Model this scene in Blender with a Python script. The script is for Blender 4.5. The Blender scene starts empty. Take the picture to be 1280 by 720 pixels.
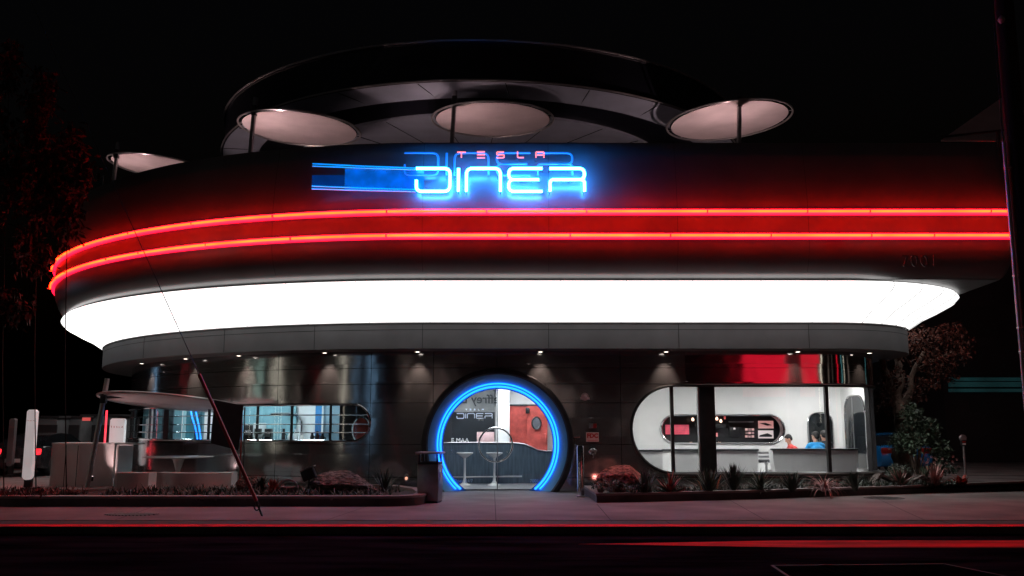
import bpy, bmesh, math, random
from math import sin, cos, pi, radians, atan, tan, sqrt
from mathutils import Vector, Matrix, noise
random.seed(7)
sc = bpy.context.scene
COL = sc.collection

# ------------------------------------------------------------------ camera
F, H, HZ = 1150.0, 1.6, 536.0
TH = atan((HZ - 360) / F)
cd = bpy.data.cameras.new('camera'); cam = bpy.data.objects.new('camera', cd); COL.objects.link(cam)
cd.sensor_width = 36; cd.lens = 36 * F / 1280; cd.clip_end = 3000; cd.clip_start = .05
cam.location = (0, 0, H); cam.rotation_euler = (pi / 2 + TH, 0, 0)
sc.camera = cam
def ray(px, py):
    a = (px - 640) / F; b = (360 - py) / F
    return a, cos(TH) - b * sin(TH), sin(TH) + b * cos(TH)
def at(px, py, Y):                       # a point of the plane Y, read off the photograph
    r = ray(px, py); t = Y / r[1]
    return Vector((t * r[0], Y, H + t * r[2]))
def gnd(px, py, z=0.0):
    r = ray(px, py); t = (z - H) / r[2]
    return Vector((t * r[0], t * r[1], z))

# ------------------------------------------------------------------ materials
def newmat(name):
    m = bpy.data.materials.new(name); m.use_nodes = True
    n = m.node_tree.nodes; l = m.node_tree.links
    return m, n, l, n['Principled BSDF']
def pm(name, col, rough=.5, metal=0.0, var=.12, vs=3.0, bump=0.0, bs=20.0, stretch=(1, 1, 1), aniso=0, spec=.5, coat=0, rvar=0, sss=0):
    m, n, l, b = newmat(name)
    b.inputs['Roughness'].default_value = rough; b.inputs['Metallic'].default_value = metal
    b.inputs['Specular IOR Level'].default_value = spec
    b.inputs['Coat Weight'].default_value = coat
    if aniso: b.inputs['Anisotropic'].default_value = aniso
    tc = n.new('ShaderNodeTexCoord'); mp = n.new('ShaderNodeMapping'); mp.inputs['Scale'].default_value = stretch
    l.new(tc.outputs['Object'], mp.inputs['Vector'])
    nz = n.new('ShaderNodeTexNoise'); nz.inputs['Scale'].default_value = vs; nz.inputs['Detail'].default_value = 6
    l.new(mp.outputs[0], nz.inputs['Vector'])
    cr = n.new('ShaderNodeValToRGB'); cr.color_ramp.elements[0].position = .3; cr.color_ramp.elements[1].position = .7
    lo = [max(0, c * (1 - var * 2)) for c in col]; hi = [min(1, c * (1 + var * 1.5)) for c in col]
    cr.color_ramp.elements[0].color = (*lo, 1); cr.color_ramp.elements[1].color = (*hi, 1)
    l.new(nz.outputs['Fac'], cr.inputs[0]); l.new(cr.outputs[0], b.inputs['Base Color'])
    if rvar:
        mr = n.new('ShaderNodeMapRange'); mr.inputs[3].default_value = max(.02, rough - rvar); mr.inputs[4].default_value = rough + rvar
        l.new(nz.outputs['Fac'], mr.inputs[0]); l.new(mr.outputs[0], b.inputs['Roughness'])
    if bump:
        n2 = n.new('ShaderNodeTexNoise'); n2.inputs['Scale'].default_value = bs; n2.inputs['Detail'].default_value = 5
        l.new(mp.outputs[0], n2.inputs['Vector'])
        bp = n.new('ShaderNodeBump'); bp.inputs['Strength'].default_value = 1; bp.inputs['Distance'].default_value = bump
        l.new(n2.outputs['Fac'], bp.inputs['Height']); l.new(bp.outputs[0], b.inputs['Normal'])
    return m
def em(name, col, s, base=(.5, .5, .5), var=0.0, vs=2.0):
    m, n, l, b = newmat(name)
    b.inputs['Base Color'].default_value = (*base, 1); b.inputs['Emission Color'].default_value = (*col, 1)
    b.inputs['Emission Strength'].default_value = s; b.inputs['Roughness'].default_value = .3
    if var:
        tc = n.new('ShaderNodeTexCoord'); nz = n.new('ShaderNodeTexNoise'); nz.inputs['Scale'].default_value = vs
        l.new(tc.outputs['Object'], nz.inputs['Vector']); mr = n.new('ShaderNodeMapRange')
        mr.inputs[1].default_value = .3; mr.inputs[2].default_value = .7
        mr.inputs[3].default_value = s * (1 - var); mr.inputs[4].default_value = s * (1 + var)
        l.new(nz.outputs['Fac'], mr.inputs[0]); l.new(mr.outputs[0], b.inputs['Emission Strength'])
    return m
def glass(name, tint=(1, 1, 1), refl=1.0):
    m = bpy.data.materials.new(name); m.use_nodes = True; n = m.node_tree.nodes; l = m.node_tree.links
    n.clear(); o = n.new('ShaderNodeOutputMaterial'); mx = n.new('ShaderNodeMixShader'); t = n.new('ShaderNodeBsdfTransparent')
    g = n.new('ShaderNodeBsdfGlossy'); g.inputs['Roughness'].default_value = .01; fr = n.new('ShaderNodeFresnel'); fr.inputs[0].default_value = 1.5
    t.inputs[0].default_value = (*tint, 1); g.inputs[0].default_value = (refl, refl, refl, 1)
    l.new(fr.outputs[0], mx.inputs[0]); l.new(t.outputs[0], mx.inputs[1]); l.new(g.outputs[0], mx.inputs[2]); l.new(mx.outputs[0], o.inputs[0])
    return m

def steel_mat(name, col, rough, wob, diffuse=.25):
    m, n, l, b = newmat(name)
    tc = n.new('ShaderNodeTexCoord')
    sep = n.new('ShaderNodeSeparateXYZ'); l.new(tc.outputs['Object'], sep.inputs[0])
    # each course of panels dents its own way: a stepped offset of the noise by height
    st = n.new('ShaderNodeMath'); st.operation = 'SNAP'; st.inputs[1].default_value = .47; l.new(sep.outputs['Z'], st.inputs[0])
    mul = n.new('ShaderNodeMath'); mul.operation = 'MULTIPLY'; mul.inputs[1].default_value = 3.7; l.new(st.outputs[0], mul.inputs[0])
    z2 = n.new('ShaderNodeMath'); z2.operation = 'MULTIPLY'; z2.inputs[1].default_value = .7; l.new(sep.outputs['Z'], z2.inputs[0])
    za = n.new('ShaderNodeMath'); l.new(mul.outputs[0], za.inputs[0]); l.new(z2.outputs[0], za.inputs[1])
    cm = n.new('ShaderNodeCombineXYZ'); l.new(sep.outputs['X'], cm.inputs[0]); l.new(sep.outputs['Y'], cm.inputs[1]); l.new(za.outputs[0], cm.inputs[2])
    n2 = n.new('ShaderNodeTexNoise'); n2.inputs['Scale'].default_value = 1.3; n2.inputs['Detail'].default_value = 1
    l.new(cm.outputs[0], n2.inputs['Vector'])
    bp = n.new('ShaderNodeBump'); bp.inputs['Distance'].default_value = wob; l.new(n2.outputs['Fac'], bp.inputs['Height'])
    mp = n.new('ShaderNodeMapping'); mp.inputs['Scale'].default_value = (1.2, 1.2, 60); l.new(tc.outputs['Object'], mp.inputs[0])
    n3 = n.new('ShaderNodeTexNoise'); n3.inputs['Scale'].default_value = 3; n3.inputs['Detail'].default_value = 4; l.new(mp.outputs[0], n3.inputs[0])
    b2 = n.new('ShaderNodeBump'); b2.inputs['Distance'].default_value = .00004; l.new(n3.outputs['Fac'], b2.inputs['Height']); l.new(bp.outputs[0], b2.inputs['Normal'])
    l.new(b2.outputs[0], b.inputs['Normal'])
    cr = n.new('ShaderNodeValToRGB'); cr.color_ramp.elements[0].color = (*[c * .8 for c in col], 1); cr.color_ramp.elements[1].color = (*[c * 1.15 for c in col], 1)
    l.new(n3.outputs['Fac'], cr.inputs[0]); l.new(cr.outputs[0], b.inputs['Base Color'])
    b.inputs['Metallic'].default_value = 1 - diffuse; b.inputs['Roughness'].default_value = rough
    return m

M = {}
M['steel'] = steel_mat('brushed_steel', (.40, .41, .42), .12, .012, .14)
M['steel_band'] = steel_mat('polished_steel', (.5, .5, .5), .08, .010, .04)
M['chrome'] = pm('chrome', (.75, .75, .76), .12, 1, .03)
M['satin'] = pm('satin_metal', (.35, .35, .36), .35, .9, .08, 6)
M['dark'] = pm('dark_metal', (.03, .03, .032), .4, .3, .15, 5)
M['joint'] = pm('dark_joint', (.008, .008, .008), .9)  # near-black tone of joints and wall backing
M['parapet'] = pm('parapet_panel', (.19, .185, .185), .3, .3, .05, 1.2, .0015, .7, rvar=.06)
M['fascia'] = pm('fascia_panel', (.17, .17, .175), .42, .3, .06, 1.5, rvar=.05)
M['soffit'] = pm('soffit', (.10, .10, .10), .5, .2, .08)
M['trim'] = pm('trim_grey', (.3, .3, .3), .4, .4, .05)
M['roofing'] = pm('roofing', (.06, .06, .06), .9)
M['drum'] = pm('drum_dark', (.008, .010, .018), .5, .2, .2, 1)
M['ringsoffit'] = pm('ring_soffit', (.36, .42, .50), .55, 0, .06, 1.2)
M['rim'] = pm('rim_grey', (.38, .38, .38), .3, .5, .06)
M['discskin'] = pm('disc_fabric', (.62, .56, .56), .7, 0, .06, 1.5, .003, 4)
M['white'] = pm('white_wall', (.78, .78, .77), .5, 0, .03, 1.2)
M['whiteg'] = pm('white_gloss', (.72, .72, .71), .25, 0, .04, 2)
M['tealwall'] = pm('teal_white_wall', (.60, .67, .69), .5, 0, .06, 1.2)
M['bluegrey'] = pm('bluegrey_laminate', (.09, .13, .165), .5, 0, .18, 3, stretch=(6, 6, .6))
M['blackboard'] = pm('black_panel', (.02, .024, .028), .35, 0, .2, 2)
M['greywall'] = pm('grey_stucco', (.22, .23, .23), .8, 0, .25, 1.1)
M['redquilt'] = pm('red_quilt', (.62, .11, .09), .3, .2, .15, 4, .01, 9)
M['floor'] = pm('terrazzo', (.35, .35, .36), .3, 0, .15, 40)
M['concrete'] = pm('concrete', (.15, .143, .139), .8, 0, .24, .8, .004, 60, rvar=.1, spec=.3)
M['patio'] = pm('patio_concrete', (.22, .2, .19), .8, 0, .15, 1.5, .003, 50)
M['asphalt'] = pm('asphalt', (.017, .015, .018), .9, 0, .42, 1.6, .012, 90, rvar=.1, spec=0, stretch=(.3, 1.2, 1))
M['asphalt2'] = pm('asphalt_patch', (.006, .0055, .006), .85, 0, .3, 2, .01, 80, spec=0)
M['kerb'] = pm('kerb_concrete', (.05, .045, .043), .9, 0, .2, 2, .004, 30)
M['kerbtrail'] = pm('kerb_trail_red', (.8, .010, .03), .85, 0, .12, 3, spec=.08)
M['redtrail'] = pm('road_trail_red', (.8, .008, .014), .9, 0, .3, 1.4, .004, 90, stretch=(.35, 2, 1), spec=.1)
M['planter'] = pm('planter_steel', (.07, .058, .055), .55, .3, .25, 2, .002, 20)
M['plantertop'] = pm('planter_coping', (.2, .17, .16), .5, .1, .15, 3)
M['soil'] = pm('soil', (.035, .026, .022), .95, 0, .5, 14, .03, 25)
M['rockr'] = pm('red_rock', (.34, .12, .09), .95, 0, .5, 9, .12, 12, spec=.2)
M['rockg'] = pm('grey_rock', (.14, .115, .105), .95, 0, .5, 7, .12, 10, stretch=(1, 1, 2.5), spec=.2)
M['leaf'] = pm('leaf_green', (.055, .085, .05), .55, 0, .4, 5)
M['leafd'] = pm('leaf_dark', (.03, .05, .033), .55, 0, .4, 5)
M['leafr'] = pm('leaf_red', (.35, .05, .035), .5, 0, .4, 6)
M['leafp'] = pm('leaf_pink', (.33, .13, .12), .5, 0, .35, 6)
M['leafb'] = pm('leaf_bronze', (.075, .032, .02), .7, 0, .4, 3)
M['leafy'] = pm('leaf_yellow', (.5, .32, .16), .6, 0, .3, 6)
M['leafrt'] = pm('leaf_russet', (.07, .022, .015), .75, 0, .5, 3, spec=.15)
M['leafdim'] = pm('leaf_dim_brown', (.022, .012, .009), .75, 0, .4, 3, spec=.15)  # even dark brown for the slim left trees
M['flower'] = pm('flower_pink', (.6, .3, .28), .6)
M['bark'] = pm('bark', (.13, .085, .065), .9, 0, .35, 5, .03, 14, stretch=(1, 1, .3))
M['polewood'] = pm('pole_wood', (.005, .004, .0037), .95, 0, .35, 8, .01, 20, stretch=(2, 2, .1))
M['conduit'] = pm('conduit', (.4, .4, .4), .4, .6, .1)
M['redguard'] = pm('red_guard', (.28, .012, .01), .35, 0, .2, 3)
M['wire'] = pm('wire', (.05, .05, .05), .5, .6)
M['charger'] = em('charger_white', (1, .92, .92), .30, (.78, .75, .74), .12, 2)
M['carblue'] = pm('car_blue', (.01, .22, .6), .25, .2, .05, 2, coat=1)
M['cardark'] = pm('car_grey', (.05, .05, .055), .25, .4, .05, 2, coat=1)
M['rubber'] = pm('rubber', (.02, .02, .02), .8)
M['tinted'] = pm('tinted_glass', (.01, .012, .014), .08)
M['skin'] = pm('skin', (.5, .27, .19), .55, 0, .08, 12)
M['hair'] = pm('hair', (.006, .005, .0045), .65, 0, .3, 40, .004, 80, stretch=(1, 1, .3))
M['shirtr'] = pm('shirt_red', (.62, .05, .045), .8, 0, .15, 9, .01, 10)
M['shirtb'] = pm('shirt_blue', (.02, .3, .66), .8, 0, .12, 9, .01, 10)
M['shirtk'] = pm('shirt_black', (.02, .02, .024), .8, 0, .2, 9)
M['jeans'] = pm('jeans', (.04, .05, .08), .8, 0, .2, 12)
M['upholst'] = pm('booth_vinyl', (.70, .70, .70), .45, 0, .04, 2)
M['boothtop'] = pm('booth_trim', (.03, .035, .04), .3, 0, .1)
M['bgwall'] = pm('far_building', (.02, .018, .02), .8, 0, .3, .4)
M['bggrey'] = pm('far_grey', (.12, .125, .13), .7, 0, .2, 1)
M['redtext'] = pm('red_text', (.55, .02, .02), .5)
M['whitetext'] = pm('white_text', (.85, .85, .85), .4)
M['bluetext'] = pm('pale_blue_film', (.4, .62, .8), .4)
M['glowletter'] = em('pale_glow_film', (.8, .9, 1), .5, (.6, .7, .8))  # door film given a glow so its letters show pale
M['darktext'] = pm('dark_text', (.01, .015, .02), .5)
M['greytext'] = pm('charger_text', (.35, .1, .1), .5)
M['numtext'] = pm('number_metal', (.16, .13, .13), .5, .2)
M['signpink'] = pm('sign_pink', (.75, .5, .5), .5)
M['doorreveal'] = pm('pale_reveal', (.09, .27, .46), .35, .1, .05, 1.5)
M['glass'] = glass('clear_glass')
M['glassw'] = glass('window_glass', (.95, .98, .98))
M['glassteal'] = glass('teal_glass', (.42, .72, .8))
# light sources
M['lightbox'] = em('lightbox_panel', (1, .985, .97), 1.9, (.8, .8, .8), .10, .5)
M['redneon'] = em('red_neon', (1, .0095, .001), 42, (.4, .02, .02), .25, 1.2)
M['blueneon'] = em('blue_neon', (.02, .25, 1), 62, (.4, .5, .6))
M['blueghost'] = em('ghost_blue', (.0, .22, 1), .6, (.1, .2, .4))  # this and the next three glow as the sign's exposure ghost and trail
M['bluetrail'] = em('blue_trail', (.0, .30, 1), 1.5, (.1, .2, .4), .2, 1)
M['bluesmear'] = em('blue_smear', (.0, .13, .75), .85, (.02, .05, .15), .35, 3)
M['bluesmeardim'] = em('blue_smear_dim', (.0, .08, .5), .3, (.02, .05, .15), .35, 3)
M['doorneon'] = em('door_neon', (.008, .17, 1), 4.2, (.1, .3, .5))
M['redletter'] = em('red_letter', (1, .2, .22), 1.9, (.6, .1, .1))
M['downlamp'] = em('downlight_lens', (1, .85, .74), 9)
M['interiorlamp'] = em('ceiling_lamp', (1, .98, .97), 72)
M['lobbylamp'] = em('lobby_lamp', (.86, .94, 1), 25)
M['interiorteal'] = em('ceiling_lamp_cool', (.86, .96, 1), 62)
M['taillamp'] = em('tail_lamp', (1, .02, .03), 2.2, (.4, .02, .02), .5, 9)
M['redline'] = em('red_tube', (1, .02, .05), 1.6)
M['screenred'] = em('red_screen', (1, .12, .2), .55, (.3, .05, .05), .3, 6)
M['screenwhite'] = em('white_screen', (1, .8, .8), .55)
M['screenpink'] = em('pink_screen', (1, .42, .4), .5)
M['bulb'] = em('bulb', (1, .6, .45), 2.4)
M['tealtrail'] = em('teal_trail', (.02, .12, .13), .12, (.02, .05, .05), .35, 1)
M['tinyred'] = em('tiny_red', (1, .03, .02), .5)

# ------------------------------------------------------------------ mesh helper
class MB:
    def __init__(s): s.v = []; s.f = []; s.c = {}
    def vert(s, p): s.v.append(tuple(p)); return len(s.v) - 1
    def vk(s, p):
        k = (round(p[0], 4), round(p[1], 4), round(p[2], 4))
        if k not in s.c: s.c[k] = s.vert(p)
        return s.c[k]
    def add(s, vs, fs):
        o = len(s.v); s.v += [tuple(v) for v in vs]; s.f += [[i + o for i in f] for f in fs]; return s
    def box(s, c, sz, rz=0, rx=0, ry=0, bev=0):
        R = Matrix.Rotation(rz, 3, 'Z') @ Matrix.Rotation(ry, 3, 'Y') @ Matrix.Rotation(rx, 3, 'X'); c = Vector(c)
        if bev:
            bm = bmesh.new(); bmesh.ops.create_cube(bm, size=1)
            for v in bm.verts: v.co = Vector((v.co.x * sz[0], v.co.y * sz[1], v.co.z * sz[2]))
            bmesh.ops.bevel(bm, geom=bm.edges[:], offset=bev, segments=2, affect='EDGES', profile=.5)
            bm.verts.index_update()
            s.add([c + R @ v.co for v in bm.verts], [[v.index for v in f.verts] for f in bm.faces]); bm.free(); return s
        vs = [c + R @ Vector((x * sz[0] / 2, y * sz[1] / 2, z * sz[2] / 2)) for x in (-1, 1) for y in (-1, 1) for z in (-1, 1)]
        s.add(vs, [[0, 1, 3, 2], [4, 6, 7, 5], [0, 4, 5, 1], [2, 3, 7, 6], [0, 2, 6, 4], [1, 5, 7, 3]]); return s
    def tube(s, pts, r, n=8, closed=False, cap=True):
        pts = [Vector(p) for p in pts]; N = len(pts); rr = r if isinstance(r, (list, tuple)) else [r] * N
        rings = []; up = None
        for i, p in enumerate(pts):
            a = pts[(i - 1) % N] if (closed or i > 0) else p; b = pts[(i + 1) % N] if (closed or i < N - 1) else p
            t = (b - a).normalized()
            if up is None:
                up = Vector((0, 0, 1)) if abs(t.z) < .9 else Vector((0, 1, 0))
            up = (up - t * up.dot(t)); up = up.normalized() if up.length > 1e-6 else Vector((1, 0, 0)); w = t.cross(up)
            rings.append([p + (up * cos(2 * pi * k / n) + w * sin(2 * pi * k / n)) * rr[i] for k in range(n)])
        o = len(s.v)
        for q in rings: s.v += [tuple(x) for x in q]
        for i in range(N if closed else N - 1):
            j = (i + 1) % N
            for k in range(n): s.f.append([o + i * n + k, o + i * n + (k + 1) % n, o + j * n + (k + 1) % n, o + j * n + k])
        if cap and not closed:
            s.f.append([o + k for k in range(n)][::-1]); s.f.append([o + (N - 1) * n + k for k in range(n)])
        return s
    def lathe(s, prof, c=(0, 0, 0), n=32, R=None, sx=1, sy=1):
        c = Vector(c); o = len(s.v)
        for r, z in prof:
            for k in range(n):
                p = Vector((r * cos(2 * pi * k / n) * sx, r * sin(2 * pi * k / n) * sy, z))
                if R: p = R @ p
                s.v.append(tuple(c + p))
        for i in range(len(prof) - 1):
            for k in range(n): s.f.append([o + i * n + k, o + i * n + (k + 1) % n, o + (i + 1) * n + (k + 1) % n, o + (i + 1) * n + k])
        s.f.append([o + k for k in range(n)][::-1]); s.f.append([o + (len(prof) - 1) * n + k for k in range(n)])
        return s
    def poly(s, pts): s.add(pts, [list(range(len(pts)))]); return s
    def prism(s, pts, vec):
        n = len(pts); vec = Vector(vec); pts = [Vector(p) for p in pts]
        s.add(pts + [p + vec for p in pts], [list(range(n))[::-1], list(range(n, 2 * n))] + [[i, (i + 1) % n, n + (i + 1) % n, n + i] for i in range(n)]); return s
    def strip(s, A, B):
        o = len(s.v); n = len(A); s.v += [tuple(p) for p in A] + [tuple(p) for p in B]
        for i in range(n - 1): s.f.append([o + i, o + i + 1, o + n + i + 1, o + n + i])
        return s
    def loft(s, rings):                      # open polylines, shared vertices
        o = len(s.v); n = len(rings[0])
        for r in rings: s.v += [tuple(p) for p in r]
        for j in range(len(rings) - 1):
            for i in range(n - 1): s.f.append([o + j * n + i, o + j * n + i + 1, o + (j + 1) * n + i + 1, o + (j + 1) * n + i])
        return s
    def pieces(s):
        par_ = list(range(len(s.v)))
        def find(a):
            while par_[a] != a: par_[a] = par_[par_[a]]; a = par_[a]
            return a
        for f in s.f:
            for q in f[1:]: par_[find(q)] = find(f[0])
        grp = {}
        for f in s.f: grp.setdefault(find(f[0]), []).append(f)
        for fs in grp.values():
            mp = {}; m = MB()
            for f in fs: m.f.append([mp.setdefault(i, len(mp)) for i in f])
            m.v = [None] * len(mp)
            for i, j in mp.items(): m.v[j] = s.v[i]
            yield m
    def split(s, name, mat, parent, **kw):
        return [m.obj(name, mat, parent, **kw) for m in s.pieces()]
    def obj(s, name, mat, parent=None, smooth=30, mods=None, **kw):
        me = bpy.data.meshes.new(name); vs = s.v
        org = Vector((0, 0, 0))
        if parent is not None: org = parent['_o'] if '_o' in parent else Vector((0, 0, 0)); org = Vector(org)
        elif vs:
            xs = [v[0] for v in vs]; ys = [v[1] for v in vs]; zs = [v[2] for v in vs]
            org = Vector(((min(xs) + max(xs)) / 2, (min(ys) + max(ys)) / 2, min(zs)))
        me.from_pydata([tuple(Vector(v) - org) for v in vs], [], s.f)
        bm = bmesh.new(); bm.from_mesh(me)
        if kw.pop('weld', False): bmesh.ops.remove_doubles(bm, verts=bm.verts, dist=1e-4)
        if not kw.pop('raw', False): bmesh.ops.recalc_face_normals(bm, faces=bm.faces)
        bm.to_mesh(me); bm.free()
        if smooth:
            me.shade_smooth(); me.set_sharp_from_angle(angle=radians(smooth))
        me.materials.append(mat)
        o = bpy.data.objects.new(name, me); COL.objects.link(o)
        if parent is None: o.location = org
        else: o.parent = parent
        o['_o'] = tuple(org)
        for k, v in kw.items(): o[k] = v
        return o
def thing(name, label, cat, loc=(0, 0, 0), group=None):
    o = bpy.data.objects.new(name, None); COL.objects.link(o); o.location = loc; o.empty_display_size = .2
    o['label'] = label; o['category'] = cat; o['_o'] = tuple(loc)
    if group: o['group'] = group
    return o
def tag(o, label, cat, group=None):
    o['label'] = label; o['category'] = cat
    if group: o['group'] = group
    return o
def copy_thing(o, loc, rz, label):
    c = o.copy(); COL.objects.link(c); c.location = loc; c.rotation_euler = (0, 0, rz); c['label'] = label
    for ch in list(o.children):
        d = ch.copy(); COL.objects.link(d); d.parent = c
        for g in list(ch.children):
            e = g.copy(); COL.objects.link(e); e.parent = d
    return c
def text_mb(txt, size, origin, ux=(1, 0, 0), uz=(0, 0, 1), depth=.004, align='CENTER', mirror=False, spacing=1.0, bold=0):
    cu = bpy.data.curves.new('t', 'FONT'); cu.body = txt; cu.size = size; cu.align_x = align; cu.extrude = depth; cu.space_character = spacing; cu.offset = bold
    to = bpy.data.objects.new('t', cu); COL.objects.link(to)
    bpy.context.view_layer.update()
    me = bpy.data.meshes.new_from_object(to.evaluated_get(bpy.context.evaluated_depsgraph_get()))
    ux = Vector(ux).normalized(); uz = Vector(uz).normalized(); nn = uz.cross(ux)
    nn = ux.cross(uz)
    mb = MB(); o = Vector(origin); k = -1 if mirror else 1
    mb.add([o + ux * v.co.x * k + uz * v.co.y + nn * v.co.z for v in me.vertices], [list(p.vertices) for p in me.polygons])
    bpy.data.objects.remove(to); bpy.data.curves.remove(cu); bpy.data.meshes.remove(me)
    return mb
def fillet(pts, r, seg=6):
    pts = [Vector(p) for p in pts]; out = [pts[0]]
    for i in range(1, len(pts) - 1):
        p = pts[i]; a = (pts[i - 1] - p); b = (pts[i + 1] - p); rr = min(r, a.length * .5, b.length * .5)
        A = p + a.normalized() * rr; B = p + b.normalized() * rr
        for k in range(seg + 1):
            t = k / seg; out.append(A * (1 - t) ** 2 + p * 2 * t * (1 - t) + B * t * t)
    out.append(pts[-1]); return out

# ------------------------------------------------------------------ world, ground
w = bpy.data.worlds.new('World'); sc.world = w; w.use_nodes = True
wn = w.node_tree.nodes; wl = w.node_tree.links
sky = wn.new('ShaderNodeTexSky'); sky.sky_type = 'NISHITA'; sky.sun_disc = False
sky.sun_elevation = radians(-3.8); sky.sun_rotation = radians(200)
wl.new(sky.outputs[0], wn['Background'].inputs[0]); wn['Background'].inputs[1].default_value = .05
sl = bpy.data.lights.new('moon', 'SUN'); sl.energy = .004; sl.angle = radians(.5); sl.color = (1, .97, .92)
so = bpy.data.objects.new('moon', sl); COL.objects.link(so); so.rotation_euler = (radians(50), 0, radians(-20))
sc.view_settings.view_transform = 'Standard'; sc.view_settings.look = 'None'; sc.view_settings.exposure = 0; sc.view_settings.gamma = 1
sc.cycles.use_denoising = True
sc.cycles.max_bounces = 8; sc.cycles.diffuse_bounces = 4; sc.cycles.glossy_bounces = 4; sc.cycles.transparent_max_bounces = 12
sc.cycles.sample_clamp_indirect = 8; sc.cycles.caustics_reflective = False; sc.cycles.caustics_refractive = False

def struct(name, mb, mat, **kw): o = mb.obj(name, mat, smooth=kw.pop('smooth', 0), **kw); o['kind'] = 'structure'; return o
KY = gnd(640, 652).y                                # kerb line of the near pavement
struct('ground', MB().poly([(-400, -300, -.16), (400, -300, -.16), (400, 500, -.16), (-400, 500, -.16)]), M['asphalt2'])
struct('road', MB().poly([(-200, -5, -.135), (200, -5, -.135), (200, KY, -.135), (-200, KY, -.135)]), M['asphalt'])
g = MB()
g.box((0, KY + .27 + 30, -.08), (400, 60, .16)); struct('pavement', g, M['concrete'])
g = MB().box((0, KY - .28, -.066), (400, .96, .13), bev=.02)
struct('kerb', g, M['kerb'])
struct('kerb_light_trail', MB().poly([(-200, gnd(640, 658.4).y, .003), (200, gnd(640, 658.4).y, .003), (200, gnd(640, 655.4).y, .003), (-200, gnd(640, 655.4).y, .003)]), M['kerbtrail'])  # red light trail coloured onto the kerb top
struct('far_pavement', MB().box((0, -7.5, -.08), (400, 5, .15)), M['concrete'])
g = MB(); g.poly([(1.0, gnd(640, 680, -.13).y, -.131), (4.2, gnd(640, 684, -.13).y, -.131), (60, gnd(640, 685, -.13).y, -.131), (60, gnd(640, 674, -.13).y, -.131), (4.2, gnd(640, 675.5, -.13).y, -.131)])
struct('road_light_trail', g, M['redtrail'])  # red light trail laid on the road as a coloured strip
g = MB()                                              # joints sawn in the pavement
for pa, pb in [((402.5, 652), (562, 598)), ((620, 652), (618, 612)), ((765, 652), (746, 630)), ((138, 652), (190, 634)), ((960, 652), (905, 621)), ((1160, 652), (1085, 618))]:
    a = gnd(*pa, .004); b = gnd(*pb, .004); d = (b - a).normalized(); nrm = Vector((-d.y, d.x, 0)) * .008
    g.poly([a - nrm, b - nrm, b + nrm, a + nrm])
a = gnd(0, 636.5, .004).y
g.poly([(-40, a + .9, .004), (1.6, a + .9, .004), (1.6, a + .915, .004), (-40, a + .915, .004)])
struct('pavement_joint', g, M['joint'])
rnd = random.Random(12); g = MB()                     # tar-filled cracks wandering over the road
for k in range(7):
    x = rnd.uniform(-9, 7); y = rnd.uniform(9.4, 14.6); A_ = []
    for j in range(26):
        A_.append(Vector((x, y, -.1315))); x += rnd.uniform(.12, .3); y += rnd.uniform(-.09, .09)
    g.strip([p + Vector((0, .012 + rnd.random() * .015, 0)) for p in A_], [p - Vector((0, .012, 0)) for p in A_])
struct('road_crack', g, pm('tar_crack', (.004, .004, .004), .95, spec=0))
g = MB()
for k in range(-9, 10): g.box((k * 2.4 + .3, KY - .28, -.001), (.012, .95, .006))
struct('kerb_joint', g, M['joint'])
# road patch and covers
g = MB(); q = [gnd(965, 707, -.131), gnd(1180, 705, -.131), gnd(1330, 735, -.131), gnd(1010, 737, -.131)]
g.poly(q); struct('road_patch', g, M['asphalt2'])
g = MB()
for i in range(4):
    a, b = q[i], q[(i + 1) % 4]; d = (b - a).normalized(); nr = Vector((-d.y, d.x, 0)) * .02; up = Vector((0, 0, .004))
    g.poly([a - nr + up, b - nr + up, b + nr + up, a + nr + up])
struct('road_patch_joint', g, pm('tar_line', (.035, .032, .032), .8))
def cover(px, py, r, z, label, mat):
    c = gnd(px, py, z); t = MB().lathe([(r, 0), (r, .008), (r * .94, .010), (r * .9, .006), (0.02, .006)], c, 40)
    for k in range(-3, 4):
        for j in range(-3, 4):
            if k * k + j * j < 12: t.box((c.x + k * r * .24, c.y + j * r * .24, z + .0095), (r * .12, r * .12, .006))
    return tag(t.obj('manhole_cover', mat), label, 'manhole cover')
cover(1053, 713, .42, -.131, 'round iron cover sunk in the dark square road patch, lower right', M['asphalt2'])
cover(1105, 622.5, .45, .002, 'wide flat cover in the pavement close to the right planter', M['kerb'])
c = gnd(165, 643, .004); t = MB()                   # slotted tree grate
for k in range(-7, 8):
    L = sqrt(max(0, .5 ** 2 - (k * .065) ** 2)); t.box((c.x + k * .065, c.y, .008), (.03, 2 * L * .55, .012))
tag(t.obj('drain_grate', M['dark']), 'black slotted oval drain grate in the left pavement near the red trail on the kerb', 'grate')

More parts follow.
